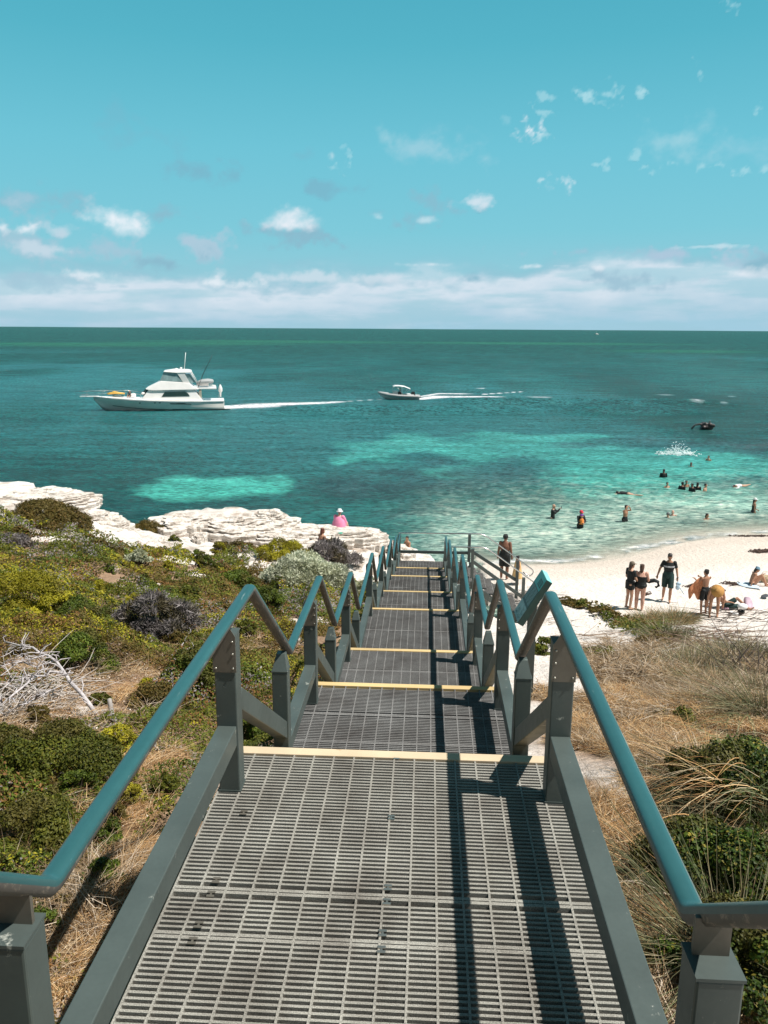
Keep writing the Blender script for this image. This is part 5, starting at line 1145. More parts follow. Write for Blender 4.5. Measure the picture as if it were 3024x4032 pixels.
td = MB().tube([(yx(1140), -.6, 3.15), (yx(1180), -.75, 3.4), (yx(1240), -.75, 3.5), (yx(1275), -.4, 3.45), (yx(1275), .4, 3.45), (yx(1240), .75, 3.5), (yx(1180), .75, 3.4), (yx(1140), .6, 3.15)], .26, 8).build('tender', greyrub, yt)
MB().box((yx(1205), 0, 3.05), (1.1, 1.1, .4)).build('tender_floor', gel, td, .05); MB().bar((yx(1250), -.3, 3.0), (yx(1310), -.3, 2.88), .5, .12).build('tender_cradle', gel, yt, .03)
MB().tube([(yx(1335), -1.7, 1.2), (yx(1350), -1.7, 2.95)], .02, 5).build('flag_pole', steel, yt)
MB().loft([[Vector((yx(1352)+r*math.cos(t), -1.7+r*.5*math.sin(t), z)) for t in [k*math.pi/4 for k in range(8)]] for z, r in ((1.35, .06), (1.9, .12), (2.1, .27), (2.5, .25), (2.8, .12), (2.95, .04))]).build('furled_flag', gel, yt)
MB().tube([(yx(330), -.9, 1.95), (yx(390), -.9, 2.10), (yx(480), -.9, 1.95)], [.14, .26, .12], 8, flat=.7).build('yellow_kayak', yel, yt)
MB().tube([(yx(370), -1.2, 1.72), (yx(470), -1.2, 1.72)], [.14, .16], 8).build('teal_board', teq, yt); MB().box((yx(560), -.6, 1.75), (.6, .6, .45)).build('deck_hatch', gel, yt, .08); MB().ball((yx(645), -.9, 1.95), (.25, .3, .16), 8, 6).build('fender', gel, yt)
# ---- inflatable with bimini
q2 = .0157
def rx_(u): return (590-u)*q2
def rz_(v): return (290-v)*q2
ra_ = atz((1400+590*.422)/S0, (1450+289*.422)/S0, SEA); rb_ = atz((1400+250*.422)/S0, (1450+289*.422)/S0, SEA)
rib = frame(ra_, rb_, 'inflatable_boat', 'small grey inflatable boat with white bimini canopy trailing a white wake', 'boat')
for s in (-1, 1):
    MB().tube([(-.25, s*.95, .42), (1.5, s*1.0, .45), (3.2, s*.98, .52), (4.6, s*.75, .70), (5.6, s*.3, .90), (6.0, 0, .98)], [.16, .24, .25, .24, .20, .12], 10).build('side_tube', greyrub, rib)
    MB().tube([(.2, s*1.21, .45), (3.2, s*1.21, .55), (4.7, s*.93, .72)], .035, 5).build('rubbing_strake', blackp, rib)
mb = MB(); mb.loft(hull([(0, .42, .9, .8, .05, -.3), (3, .46, .9, .75, .1, -.3), (4.6, .62, .62, .4, .3, -.1), (5.7, .85, .12, .05, .7, .5)])); mb.build('hull', gel, rib)
MB().box((rx_(370), 0, .85), (.7, .7, .75)).build('console', gel, rib, .06); MB().tube([(rx_(385), -.0, 1.15), (rx_(382), -.2, 1.2), (rx_(380), -.02, 1.4)], .03, 5).build('wheel', blackp, rib)
MB().box((rx_(410), 0, .8), (.5, .7, .65)).build('seat', blackp, rib, .06); MB().box((rx_(490), 0, .62), (.6, 1.2, .4)).build('rear_bench', gel, rib, .05)
m_ = MB().box((rx_(535), 0, .90), (.55, .42, .42)).build('outboard_motor', blackp, rib, .09); MB().bar((rx_(548), 0, .8), (rx_(565), 0, -.2), .16, .25, (0, 1, 0)).build('motor_leg', blackp, m_)
rings = []
for x_, z_ in ((rx_(345), 1.92), (rx_(365), 2.02), (rx_(400), 2.02), (rx_(450), 1.92), (rx_(505), 1.58)): rings.append([Vector((x_, y, z_-.10*(y/1.0)**2+d)) for y, d in ((-.95, 0), (-.5, 0), (0, 0), (.5, 0), (.95, 0), (.95, .05), (.5, .05), (0, .05), (-.5, .05), (-.95, .05))])
MB().loft(rings).build('bimini', gel, rib)
for s in (-1, 1):
    for a, b in (((rx_(440), .6), (rx_(500), 1.6)), ((rx_(430), .6), (rx_(430), 1.9)), ((rx_(345), .7), (rx_(350), 1.9)), ((rx_(430), .8), (rx_(380), 1.95))): MB().tube([(a[0], s*.92, a[1]), (b[0], s*.92, b[1])], .02, 5).build('canopy_pole', steel, rib)
# ---- far boat
fa = atz((2334)/S0, 1317.5/S0, SEA); fb = atz(2356/S0, 1317.5/S0, SEA)
fb_ = frame(fb, fa, 'distant_boat', 'tiny white boat far out just below the horizon', 'boat')
k_ = 1.05; mb = MB(); mb.loft(hull([(0, 1.2, 1.6, 1.4, .1, -.4), (6, 1.3, 1.7, 1.4, .2, -.4), (10, 1.7, .8, .4, .6, 0), (12, 2.0, .05, .02, 1.6, 1.4)])); mb.build('hull', gel, fb_)
cabin(MB(), [(4, 1.2), (4.4, 2.6), (6.6, 2.6), (7.6, 1.3)], 2.4, 2.0).build('cabin', gel, fb_); MB().tube([(5, 0, 2.6), (7.2, 0, 4.2), (7.4, 0, 6.4)], [.3, .16, .08], 5).build('mast', gel, fb_)
# ---- dark rock with a hole awash beyond the swimmers, and the splash
def voxel(mb, name, mat, size, parent=None, smooth=2, it=True):
    o = mb.build(name, mat, None); md = o.modifiers.new('r', 'REMESH'); md.mode = 'VOXEL'; md.voxel_size = size; md.use_smooth_shade = True
    if smooth: s_ = o.modifiers.new('s', 'SMOOTH'); s_.factor = .5; s_.iterations = smooth
    dg = bpy.context.evaluated_depsgraph_get(); me = bpy.data.meshes.new_from_object(o.evaluated_get(dg)); me.name = name
    o.modifiers.clear(); old = o.data; o.data = me; bpy.data.meshes.remove(old); me.materials.clear(); me.materials.append(mat)
    me.polygons.foreach_set('use_smooth', [True]*len(me.polygons))
    if parent is not None: o.parent = parent
    return o
drk = simple('wet_dark_rock', (.030, .022, .020), rough=.5, var=.5, scale=3, bump=.6, bscale=8)
c0 = atz(1518, 927, SEA); rn = random.Random(2); mb = MB()
for i in range(22): mb.ball((c0[0]+rn.uniform(-.1, 1.0), c0[1]+rn.uniform(-.4, .4), SEA+rn.uniform(-.1, .62)), (rn.uniform(.18, .36), .3, rn.uniform(.16, .28)), 7, 5)
mb.tube([(c0[0]+.1, c0[1], SEA+.4), (c0[0]-.35, c0[1], SEA+.52), (c0[0]-.85, c0[1], SEA+.42), (c0[0]-1.1, c0[1], SEA+.1), (c0[0]-1.15, c0[1], SEA-.3)], [.2, .12, .10, .12, .16], 7)
mb.tube([(c0[0]-.2, c0[1], SEA-.3), (c0[0]-.1, c0[1], SEA+.1), (c0[0]+.2, c0[1], SEA+.2)], .16, 7); mb.tube([(c0[0]+.6, c0[1], SEA+.6), (c0[0]+.7, c0[1], SEA+.95)], [.12, .05], 6)
tag(voxel(mb, 'rock', drk, .05), 'dark jagged rock with a hole, standing out of the sea beyond the swimmers', 'rock')
sp0 = atz(1464, 982, SEA); mb = MB(); rn = random.Random(9); foamm = simple('white_water', (.85, .9, .9), rough=.6, var=.05)
for i in range(420):
    a = rn.gauss(0, .75); h = abs(rn.gauss(0, .42))*(1-min(1, abs(a)/2.2)); r = rn.uniform(.012, .038)*(1.8 if h < .18 else 1); mb.ball((sp0[0]+a, sp0[1]+rn.gauss(0, .4), SEA+h), (r*1.4, r, r), 5, 4)
tag(mb.build('splash', foamm, None), 'burst of white spray where someone splashes behind the swimmers', 'splash', kind='stuff')
# ---------------------------------------------------------------- people
def skinm(name, c): return simple(name, c, rough=.55, var=.12, scale=6, spec=.3)
SK = skinm('skin_light', (0.533, 0.309, 0.213)); SKT = skinm('skin_tan', (0.384, 0.203, 0.127)); SKD = skinm('skin_brown', (0.213, 0.101, 0.064)); SKP = skinm('skin_pink', (0.619, 0.363, 0.277))
blk = simple('black_fabric', (.010, .013, .014), rough=.8, var=.3, scale=10); dgr = simple('dark_green_fabric', (.008, .035, .032), rough=.75, var=.3, scale=10); hairb = simple('dark_hair', (.014, .010, .009), rough=.5, var=.3, scale=40); hairm = simple('brown_hair', (.07, .035, .022), rough=.5, var=.3, scale=40)
khaki = simple('khaki_cap', (.16, .13, .09), rough=.8); straw_h = simple('straw_hat', (.42, .22, .06), rough=.8, var=.25, scale=30); brownhat = simple('brown_felt', (.22, .10, .05), rough=.8); white_f = simple('white_fabric', (.72, .72, .72), rough=.8, var=.06); pinkf = simple('pink_fabric', (.80, .25, .42), rough=.8, var=.12, scale=6)
redf = simple('red_fabric', (.60, .03, .06), rough=.8, var=.2); orf = simple('orange_fabric', (.70, .22, .04), rough=.8, var=.3); bluec = simple('blue_cap', (.18, .32, .42), rough=.8); grey_f = simple('grey_band', (.42, .42, .45), rough=.8, var=.05); maskm = simple('dive_mask', (.03, .03, .035), rough=.2); tanf = simple('tan_towel', (.58, .38, .17), rough=.9, var=.25, scale=7)
def batik():
    m, nt, b = principled('orange_patterned_towel'); N = nt.nodes; L = nt.links; tc = N.new('ShaderNodeTexCoord')
    a = N.new('ShaderNodeTexNoise'); a.inputs['Scale'].default_value = 9; a.inputs['Detail'].default_value = 2; a.inputs['Distortion'].default_value = 3.5
    L.new(tc.outputs['Object'], a.inputs['Vector']); cr = N.new('ShaderNodeValToRGB'); e = cr.color_ramp.elements; e[0].position = .46; e[0].color = (.62, .26, .13, 1); e[1].position = .50; e[1].color = (.28, .05, .03, 1)
    k = e.new(.55); k.color = (.66, .30, .15, 1); L.new(a.outputs['Fac'], cr.inputs['Fac']); L.new(cr.outputs['Color'], b.inputs['Base Color']); b.inputs['Roughness'].default_value = .9; return m
batikm = batik()
BASE = dict(pel=(0, 0, .95), wst=(0, .0, 1.10), chs=(0, .01, 1.30), shc=(0, 0, 1.43), nek=(0, .01, 1.50), hed=(0, .03, 1.62),
    ls=(-.18, 0, 1.42), rs=(.18, 0, 1.42), le=(-.235, -.02, 1.14), re=(.235, -.02, 1.14), lw=(-.25, .06, .90), rw=(.25, .06, .90), lh=(-.25, .10, .80), rh=(.25, .10, .80),
    lhp=(-.095, 0, .92), rhp=(.095, 0, .92), lk=(-.105, .02, .50), rk=(.105, .02, .50), la=(-.105, -.02, .085), ra=(.105, -.02, .085), lt=(-.12, .15, .03), rt=(.12, .15, .03))
def person(label, loc, rz=0, H=1.75, pose=None, skin=SK, wear=(), group=None, fat=1.0, female=False, hair=hairb, hairlen=0, hat=None, face=True, look=0, vox=.0085, hands=True, lookdown=0, extra=None, child=False):
    J = dict(BASE); J.update(pose or {}); k = H/1.75; J = {a: Vector(b)*k for a, b in J.items()}; f = fat
    root = empty('person', loc, rz, label, 'person', group)
    def limb(mb, a, b, r0, rm, r1, o=0):
        a, b = J[a], J[b]; mb.tube([a, a.lerp(b, .33), a.lerp(b, .7), b], [(r0+o)*k*f, (rm+o)*k*f, ((rm+r1)/2+o)*k*f, (r1+o)*k*f], 10); mb.ball(a, (r0+o)*k*f*1.0, 10, 7); mb.ball(b, (r1+o)*k*f, 10, 7)
    hx = (J['rhp']-J['lhp']).normalized(); sx = (J['rs']-J['ls']).normalized()
    hipw, wstw, chw = (.165, .125, .155) if female else (.150, .135, .168)
    def torso(mb, o=0, top=None, bottom=None):
        sp_ = [(J['pel']-(J['wst']-J['pel']).normalized()*.10*k, hx, hipw*.62, .085), (J['pel'], hx, hipw, .108), (J['wst'], (hx+sx).normalized(), wstw, .092), (J['chs'], sx, chw, .108), (J['shc'], sx, chw*.86, .082), (J['nek'], sx, .058, .060)]
        if top is not None: sp_ = sp_[:top]
        if bottom is not None: sp_ = sp_[bottom:]
        rings = []
        for i, (c_, x_, a, b_) in enumerate(sp_):
            d = (sp_[min(i+1, len(sp_)-1)][0]-sp_[max(i-1, 0)][0]).normalized(); y_ = d.cross(x_).normalized(); ff = f if i < 4 else 1
            rings.append([c_+x_*((a+o)*k*ff)*math.cos(t)+y_*((b_+o)*k*ff)*math.sin(t) for t in [2*math.pi*q/14 for q in range(14)]])
        mb.loft(rings)
    mb = MB(); torso(mb); limb(mb, 'ls', 'le', .050, .045, .037); limb(mb, 'le', 'lw', .038, .036, .026); limb(mb, 'rs', 're', .050, .045, .037); limb(mb, 're', 'rw', .038, .036, .026)
    for s in 'lr':
        limb(mb, s+'hp', s+'k', .085, .075, .052); limb(mb, s+'k', s+'a', .050, .055, .034)
        A, T = J[s+'a'], J[s+'t']; mb.tube([A-(T-A).normalized()*.05*k-Vector((0, 0, .02*k)), A.lerp(T, .4), T], [.034*k, .036*k, .028*k], 8, flat=.8)
        mb.ball(J[s+'hp']-Vector((0, .035, -.03))*k, (.085*k*f, .085*k*f, .085*k), 10, 7)
        if hands:
            W, Hh = J[s+'w'], J[s+'h']; d = (Hh-W).normalized(); side = d.cross(Vector((0, 1, 0)) if abs(d.y) < .8 else Vector((0, 0, 1))).normalized(); n_ = d.cross(side)
            mb.tube([W, W+d*.045*k, W+d*.09*k], [.026*k, .037*k, .034*k], 8, flat=.55)
            for q, ln in enumerate((.060, .072, .068, .052)):
                b0 = W+d*.085*k+side*((q-1.5)*.019*k); m0 = b0+d*ln*.5*k+n_*.012*k; mb.tube([b0, m0, m0+d*ln*.35*k+n_*.022*k], [.0095*k, .009*k, .0075*k], 6)
            b0 = W+d*.03*k+side*.032*k; mb.tube([b0, b0+d*.03*k+side*.022*k, b0+d*.062*k+side*.026*k+n_*.01*k], [.012*k, .010*k, .008*k], 6)
    hd = J['hed']; up = (hd-J['nek']).normalized(); HM = Matrix.Rotation(look, 3, 'Z') @ Matrix.Rotation(-lookdown, 3, 'X')
    hs = k*(1.12 if child else 1.0)
    mb.tube([J['shc'], J['nek'], hd], [.062*k, .052*k, .05*k], 10)
    mb.ball(hd, (.074*hs, .092*hs, .112*hs), 14, 10, HM)
    def H_(p): return hd+(HM @ Vector(p))*hs
    mb.ball(H_((0, .035, -.065)), (.050*hs, .050*hs, .048*hs), 10, 7); mb.ball(H_((0, .095, -.012)), (.013*hs, .022*hs, .024*hs), 7, 5); mb.ball(H_((0, .083, -.052)), (.024*hs, .012*hs, .010*hs), 7, 5)
    for s in (-1, 1): mb.ball(H_((s*.076, -.005, -.005)), (.010*hs, .020*hs, .030*hs), 7, 5)
    body = voxel(mb, 'body', skin, vox*k if vox < .012 else vox, root, 2)
    if face:
        for s in (-1, 1): MB().ball(H_((s*.030, .084, .012)), (.012*hs, .007*hs, .008*hs), 7, 5).build('eye', hairb, body)
        MB().ball(H_((0, .094, -.050)), (.022*hs, .006*hs, .006*hs), 7, 5).build('mouth', redlip, body)
    if hair is not None:
        mb = MB(); mb.ball(H_((0, -.014, .022)), (.083*hs, .096*hs, .108*hs), 12, 8, HM)
        if hairlen:
            a = H_((0, -.06, .02)); b_ = H_((0, -.085, -.09)); c_ = H_((0, -.075, -.09-hairlen)); mb.tube([a, b_, c_], [.08*hs, .070*hs, .035*hs], 10, flat=.6)
        for i in range(6): mb.ball(H_((.05*math.cos(i*1.05), -.02+.05*math.sin(i*1.05), .09)), .035*hs, 7, 5)
        cut = MB(); 
        o = voxel(mb, 'hair', hair, .011, root, 1)
        me = o.data; bm = bmesh.new(); bm.from_mesh(me)      # leave the face free
        inv_ = HM.inverted(); dl = []
        for v in bm.verts:
            q_ = inv_ @ (v.co-hd)/hs
            if q_.y > .045 and q_.z < .055: dl.append(v)
        bmesh.ops.delete(bm, geom=dl, context='VERTS'); bm.to_mesh(me); bm.free()
    if hat:
        kind, hm_ = hat; mb = MB()
        def ring(r, z, sy=1.05, dy=-.01): return [H_((r*math.cos(t), r*sy*math.sin(t)+dy, z)) for t in [2*math.pi*q/18 for q in range(18)]]
        if kind == 'cap':
            mb.loft([ring(.092, .028), ring(.093, .06), ring(.078, .105), ring(.045, .130), ring(.01, .138)]); mb.add([H_(p) for p in ((-.07, .07, .045), (.07, .07, .045), (.055, .165, .030), (-.055, .165, .030), (-.07, .07, .037), (.07, .07, .037), (.055, .165, .022), (-.055, .165, .022))], [(0, 1, 2, 3), (7, 6, 5, 4), (2, 6, 7, 3), (0, 3, 7, 4), (1, 5, 6, 2)])
        elif kind == 'beanie':
            mb.loft([ring(.09, .0, 1.15), ring(.095, .05, 1.12), ring(.08, .10), ring(.045, .130), ring(.01, .138)])
        else:
            w_ = kind; mb.loft([ring(.088, .045), ring(w_, .025), ring(w_, .033), ring(.092, .055), ring(.090, .10), ring(.075, .135), ring(.04, .145), ring(.005, .147)])
        mb.build('hat', hm_, root)
    for w_ in wear:
        kind, mt = w_[0], w_[1]; mb = MB(); nm = kind
        if kind in ('shirt', 'long_shirt'):
            torso(mb, .014, 5); 
            for s in 'lr':
                E = J[s+'s'].lerp(J[s+'e'], .68); mb.tube([J[s+'s'], J[s+'s'].lerp(E, .5), E], [.066*k*f, .062*k*f, .060*k*f], 10); mb.ball(J[s+'s'], .066*k*f, 10, 7)
                if kind == 'long_shirt': limb(mb, s+'s', s+'e', .05, .045, .037, .012); limb(mb, s+'e', s+'w', .038, .036, .026, .012)
            mb.tube([J['shc'], J['nek']-Vector((0, 0, .02*k))], [.075*k, .060*k], 10)
        elif kind == 'shorts':
            torso(mb, .018, 3)
            fr = w_[2] if len(w_) > 2 else .8
            for s in 'lr':
                E = J[s+'hp'].lerp(J[s+'k'], fr); mb.tube([J[s+'hp'], J[s+'hp'].lerp(E, .5), E], [.105*k*f, .098*k*f, .092*k*f], 12); mb.ball(J[s+'hp']-Vector((0, .03, -.03))*k, .102*k*f, 10, 7)
        elif kind == 'swimsuit':
            torso(mb, .010, 4)
            for s in 'lr':
                mb.ball(J[s+'hp']-Vector((0, .030, -.035))*k, (.098*k*f, .100*k*f, .085*k), 10, 7)
                sg_ = -1 if s == 'l' else 1
                mb.tube([J['chs']+sx*sg_*.08*k+Vector((0, .10, .02))*k, J['shc']+sx*sg_*.085*k+Vector((0, .03, .045))*k, J['shc']+sx*sg_*.08*k+Vector((0, -.07, -.0))*k, J['chs']+sx*sg_*.07*k+Vector((0, -.115, 0))*k], .012*k, 6)
        elif kind == 'bikini_bottom':
            torso(mb, .010, 2)
            for s in 'lr': mb.ball(J[s+'hp']-Vector((0, .030, -.025))*k, (.095*k*f, .096*k*f, .07*k), 10, 7)
        elif kind == 'bikini_top':
            mb.tube([J['chs']+sx*.16*k, J['chs']+Vector((0, .12, -.0))*k, J['chs']-sx*.16*k, J['chs']-Vector((0, .115, 0))*k, J['chs']+sx*.16*k], .016*k, 6)
        voxel(mb, nm, mt, .011, root, 1)
    if extra: extra(root, J, k, H_)
    return root
redlip = simple('lips', (.30, .10, .08), rough=.5)
def cloth(rows, name, mat, parent=None, thick=.012, **kw):
    """a sheet through rows of points with a real thickness, smoothed"""
    mb = MB(); n = len(rows[0]); V = [Vector(p) for r in rows for p in r]; F = [(i*n+j, i*n+j+1, (i+1)*n+j+1, (i+1)*n+j) for i in range(len(rows)-1) for j in range(n-1)]
    mb.add(V, F, True); o = mb.build(name, mat, parent, **kw); a = o.modifiers.new('thick', 'SOLIDIFY'); a.thickness = thick; a.offset = 0; b = o.modifiers.new('smooth', 'SUBSURF'); b.levels = 1; b.render_levels = 2; return o
def pz(src_x, src_y, z): return atz(src_x/S0, src_y/S0, z)
def onland(src_x, src_y, dz=0):
    p = ground_at(src_x/S0, src_y/S0); return (p[0], p[1], gz(p[0], p[1])+dz)
def beach_at(src_x, src_y, z=-7.25):
    for _ in range(4): p = pz(src_x, src_y, z); z = gz(p[0], p[1])
    return (p[0], p[1], z)
def faceto(p, cam_turn=0):
    """heading so that the figure looks at the camera, turned by cam_turn"""
    return math.atan2(CAM[1]-p[1], CAM[0]-p[0])-math.pi/2+cam_turn
Z6 = lambda u, v: (2400+u*.3761, 2200+v*.3761)
BG = 'people standing and resting on the beach'
# tall man behind the stair rails
p = beach_at(1984, 2281)
def strap(root, J, k, H_):
    MB().tube([J['shc']+Vector((-.10, -.05, .03)), J['chs']+Vector((-.02, -.125, .0)), J['wst']+Vector((.10, -.11, -.0))], .016, 6).build('bag_strap', blk, root); MB().box(J['wst']+Vector((-.02, -.13, .05)), (.16, .05, .13)).build('waist_bag', blk, root, .02)
person('tanned shirtless man in black cap and long black shorts behind the steel stair rails', p, faceto(p, math.pi-.25), 1.86, dict(lw=(-.27, .02, .92), lh=(-.27, .04, .82)), SKD, [('shorts', blk, .95)], BG, 1.22, hat=('beanie', blk), face=True, look=-.4, extra=strap)
# child in a tan towel beside him
p = beach_at(2035, 2300)
def towelled(root, J, k, H_):
    rows = []
    for t in range(0, 6):
        z = (1.40-.20*t)*k; r = (.17+.035*t)*k; rows.append([Vector((r*math.cos(a)*1.1, r*math.sin(a)*.9, z+.03*k*math.sin(3*a+t))) for a in [2*math.pi*q/12+.3 for q in range(13)]])
    cloth(rows, 'towel', tanf, root)
person('small dark haired child wrapped in a tan towel by the bottom post of the stair', p, faceto(p, -1.1), 1.15, None, SKT, [], BG, 1.0, hair=hairb, child=True, extra=towelled, vox=.012)
# two women in black and the walking man
p = beach_at(*Z6(195, 530))
def wrap(root, J, k, H_):
    rows = [[Vector((.19*k*math.cos(a), .14*k*math.sin(a), z*k+.015*math.sin(a*3))) for a in [2*math.pi*q/12 for q in range(13)]] for z in (1.06, .96, .86, .76)]
    cloth(rows, 'waist_towel', blk, root)
person('woman in khaki cap, black tee shirt and black wrap, left of the two women', p, faceto(p, math.pi-.9), 1.72, dict(re=(.24, .05, 1.18), rw=(.14, .20, 1.05), rh=(.08, .24, 1.02), le=(-.25, .02, 1.16), lw=(-.20, .16, 1.02), lh=(-.15, .22, .98)), SK, [('shirt', blk)], BG, 1.0, True, hairm, .12, ('cap', khaki), True, extra=wrap)
p = beach_at(*Z6(305, 540))
def suit_sleeve(root, J, k, H_):
    mb = MB(); mb.tube([Vector((.10, .12, 1.10)), Vector((.26, .14, 1.04)), Vector((.42, .12, 1.10)), Vector((.55, .10, 1.06)), Vector((.58, .10, .93)), Vector((.50, .10, .86)), Vector((.46, .10, .89))], [.09, .08, .07, .055, .05, .04, .03], 9); mb.build('folded_wetsuit', blk, root)
person('woman with long wet brown hair in a black one piece swimsuit, back turned', p, faceto(p, math.pi-.05), 1.66, dict(le=(-.25, .06, 1.16), lw=(-.18, .22, 1.06), lh=(-.12, .28, 1.04), re=(.25, .06, 1.16), rw=(.20, .20, 1.04), rh=(.16, .26, 1.02)), SKP, [('swimsuit', blk)], BG, 1.32, True, hairm, .16, None, False, extra=suit_sleeve)
p = beach_at(*Z6(592, 440))
def walk_extra(root, J, k, H_):
    # pale band across the chest with a small light mark
    rows = [[Vector((.196*math.cos(a), .02+.150*math.sin(a), z)) for a in [R(20)+R(140)*q/10 for q in range(11)]] for z in (1.325*k, 1.295*k, 1.265*k)]
    b_ = cloth(rows, 'chest_band', grey_f, root, .006)
    MB().tube([Vector((-.035, .176, 1.288*k)), Vector((-.01, .181, 1.305*k)), Vector((.02, .181, 1.29*k)), Vector((.045, .177, 1.30*k))], .007, 5).build('chest_emblem', white_f, b_)
    MB().tube([J['lw']+Vector((0, 0, .02)), J['lw']-Vector((0, 0, .02))], .034, 8).build('wristwatch', maskm, root)
person('dark haired man in black rash vest with a grey chest band walking towards the stairs', p, faceto(p, .06), 1.76, dict(la=(-.10, .14, .07), lk=(-.105, .16, .50), lt=(-.11, .30, .03), ra=(.11, -.14, .10), rk=(.105, .03, .50), rt=(.13, .02, .03), le=(-.27, -.04, 1.15), lw=(-.31, .03, .90), lh=(-.31, .06, .80), re=(.29, -.04, 1.16), rw=(.36, .02, .92), rh=(.37, .06, .83)), SKT, [('shirt', blk), ('shorts', dgr, .95)], BG, 1.06, False, hairb, 0, None, True, lookdown=.45, extra=walk_extra)
pw = Vector(p)+Matrix.Rotation(faceto(p, .06), 3, 'Z') @ Vector((-.33, .10, .72))
mb = MB(); mb.tube([pw+Vector((0, 0, .10)), pw+Vector((.02, 0, -.05)), pw+Vector((.12, 0, -.22)), pw+Vector((.26, 0, -.42))], [.012, .014, .016, .012], 6); mb.ball(pw+Vector((.03, 0, -.02)), (.10, .05, .07), 8, 6); mb.ball(pw+Vector((.0, -.03, -.14)), (.08, .03, .11), 8, 6)
tag(mb.build('snorkel_set', simple('pale_blue_plastic', (.42, .58, .70), rough=.3, var=.2), None), 'pale blue snorkel and mask hanging from the walking man\'s hand', 'snorkel set')
# boy with the orange towel, woman bending in a straw hat, reclining woman, girl on the blue towel
p = beach_at(*Z6(975, 590))
person('shirtless boy in dark shorts holding up an orange patterned towel', p, faceto(p, math.pi+.75), 1.62, dict(le=(-.22, .12, 1.24), lw=(-.20, .32, 1.30), lh=(-.20, .40, 1.33), re=(.20, .14, 1.25), rw=(.05, .30, 1.36), rh=(.0, .36, 1.38)), SKT, [('shorts', blk, .8)], BG, .86, False, hairb, 0, None, False, look=.2)
m6 = .3761*1.0/FPX; D6 = depth(p); px6 = m6*D6
def W6(u, v, dy=0):   # point in the upright plane through the boy's feet
    a = aty((2400+u*.3761)/S0, (2200+v*.3761)/S0, p[1]+dy); return Vector(a)
tE = [(818, 318), (845, 290), (880, 250), (915, 215), (950, 185), (990, 200)]; bE = [(828, 430), (858, 415), (885, 330), (912, 450), (955, 425), (992, 345)]
rows = [[W6(tE[j][0]+(bE[j][0]-tE[j][0])*t, tE[j][1]+(bE[j][1]-tE[j][1])*t, .06*(-1)**j*(.3+t)) for j in range(6)] for t in (0, .33, .66, 1)]
cloth(rows, 'beach_towel', batikm, None, .015, label='orange and red patterned beach towel held up by the shirtless boy', cat='towel')
p = beach_at(*Z6(1085, 605))
person('woman in a black swimsuit bending forward under a wide straw hat', p, faceto(p, .1), 1.68, dict(pel=(0, -.08, .93), wst=(0, .03, 1.03), chs=(0, .22, 1.12), shc=(0, .36, 1.13), nek=(0, .44, 1.13), hed=(0, .55, 1.10), ls=(-.18, .34, 1.12), rs=(.18, .34, 1.12), le=(-.26, .38, .86), lw=(-.24, .42, .62), lh=(-.23, .44, .53), re=(.25, .38, .86), rw=(.26, .40, .62), rh=(.26, .42, .53), lhp=(-.10, -.08, .90), rhp=(.10, -.08, .90), lk=(-.12, .0, .49), rk=(.12, .0, .49), la=(-.13, -.04, .08), ra=(.13, -.04, .08)), SKT, [('swimsuit', blk)], BG, 1.08, True, hairm, 0, (.215, straw_h), False, lookdown=.95)
p = beach_at(*Z6(1220, 520))
person('reclining woman in brown sun hat and dark green shorts, propped beside the bags', p, faceto(p, 1.9), 1.66, dict(pel=(0, 0, .12), wst=(0, -.10, .24), chs=(0, -.22, .40), shc=(0, -.28, .50), nek=(0, -.30, .57), hed=(0, -.28, .68), ls=(-.18, -.28, .49), rs=(.18, -.28, .49), le=(-.26, -.42, .28), lw=(-.27, -.52, .06), lh=(-.28, -.60, .03), re=(.25, -.10, .34), rw=(.18, .10, .30), rh=(.16, .18, .28), lhp=(-.09, .03, .11), rhp=(.09, .03, .11), lk=(-.12, .40, .36), rk=(.13, .44, .14), la=(-.12, .72, .07), ra=(.14, .84, .06), lt=(-.12, .86, .05), rt=(.18, .92, .14)), SKT, [('shorts', dgr, .85), ('bikini_top', blk)], BG, 1.0, True, hairm, .1, (.16, brownhat), False)
p = beach_at(*Z6(1490, 285))
person('seated girl in pale blue cap and dark bikini on a blue and white towel', p, faceto(p, 1.95), 1.62, dict(pel=(0, 0, .10), wst=(0, -.02, .24), chs=(0, .04, .43), shc=(0, .06, .54), nek=(0, .09, .61), hed=(0, .15, .71), ls=(-.17, .06, .53), rs=(.17, .06, .53), le=(-.20, .26, .34), lw=(-.14, .42, .46), lh=(-.12, .48, .50), re=(.24, -.10, .28), rw=(.30, -.16, .06), rh=(.33, -.16, .02), lhp=(-.09, .03, .10), rhp=(.09, .03, .10), lk=(-.10, .40, .44), rk=(.11, .34, .46), la=(-.10, .62, .07), ra=(.10, .52, .07), lt=(-.10, .76, .04), rt=(.10, .66, .04)), SKT, [('bikini_bottom', blk), ('bikini_top', blk)], BG, .95, True, hairb, .22, ('cap', bluec), False, lookdown=.3)
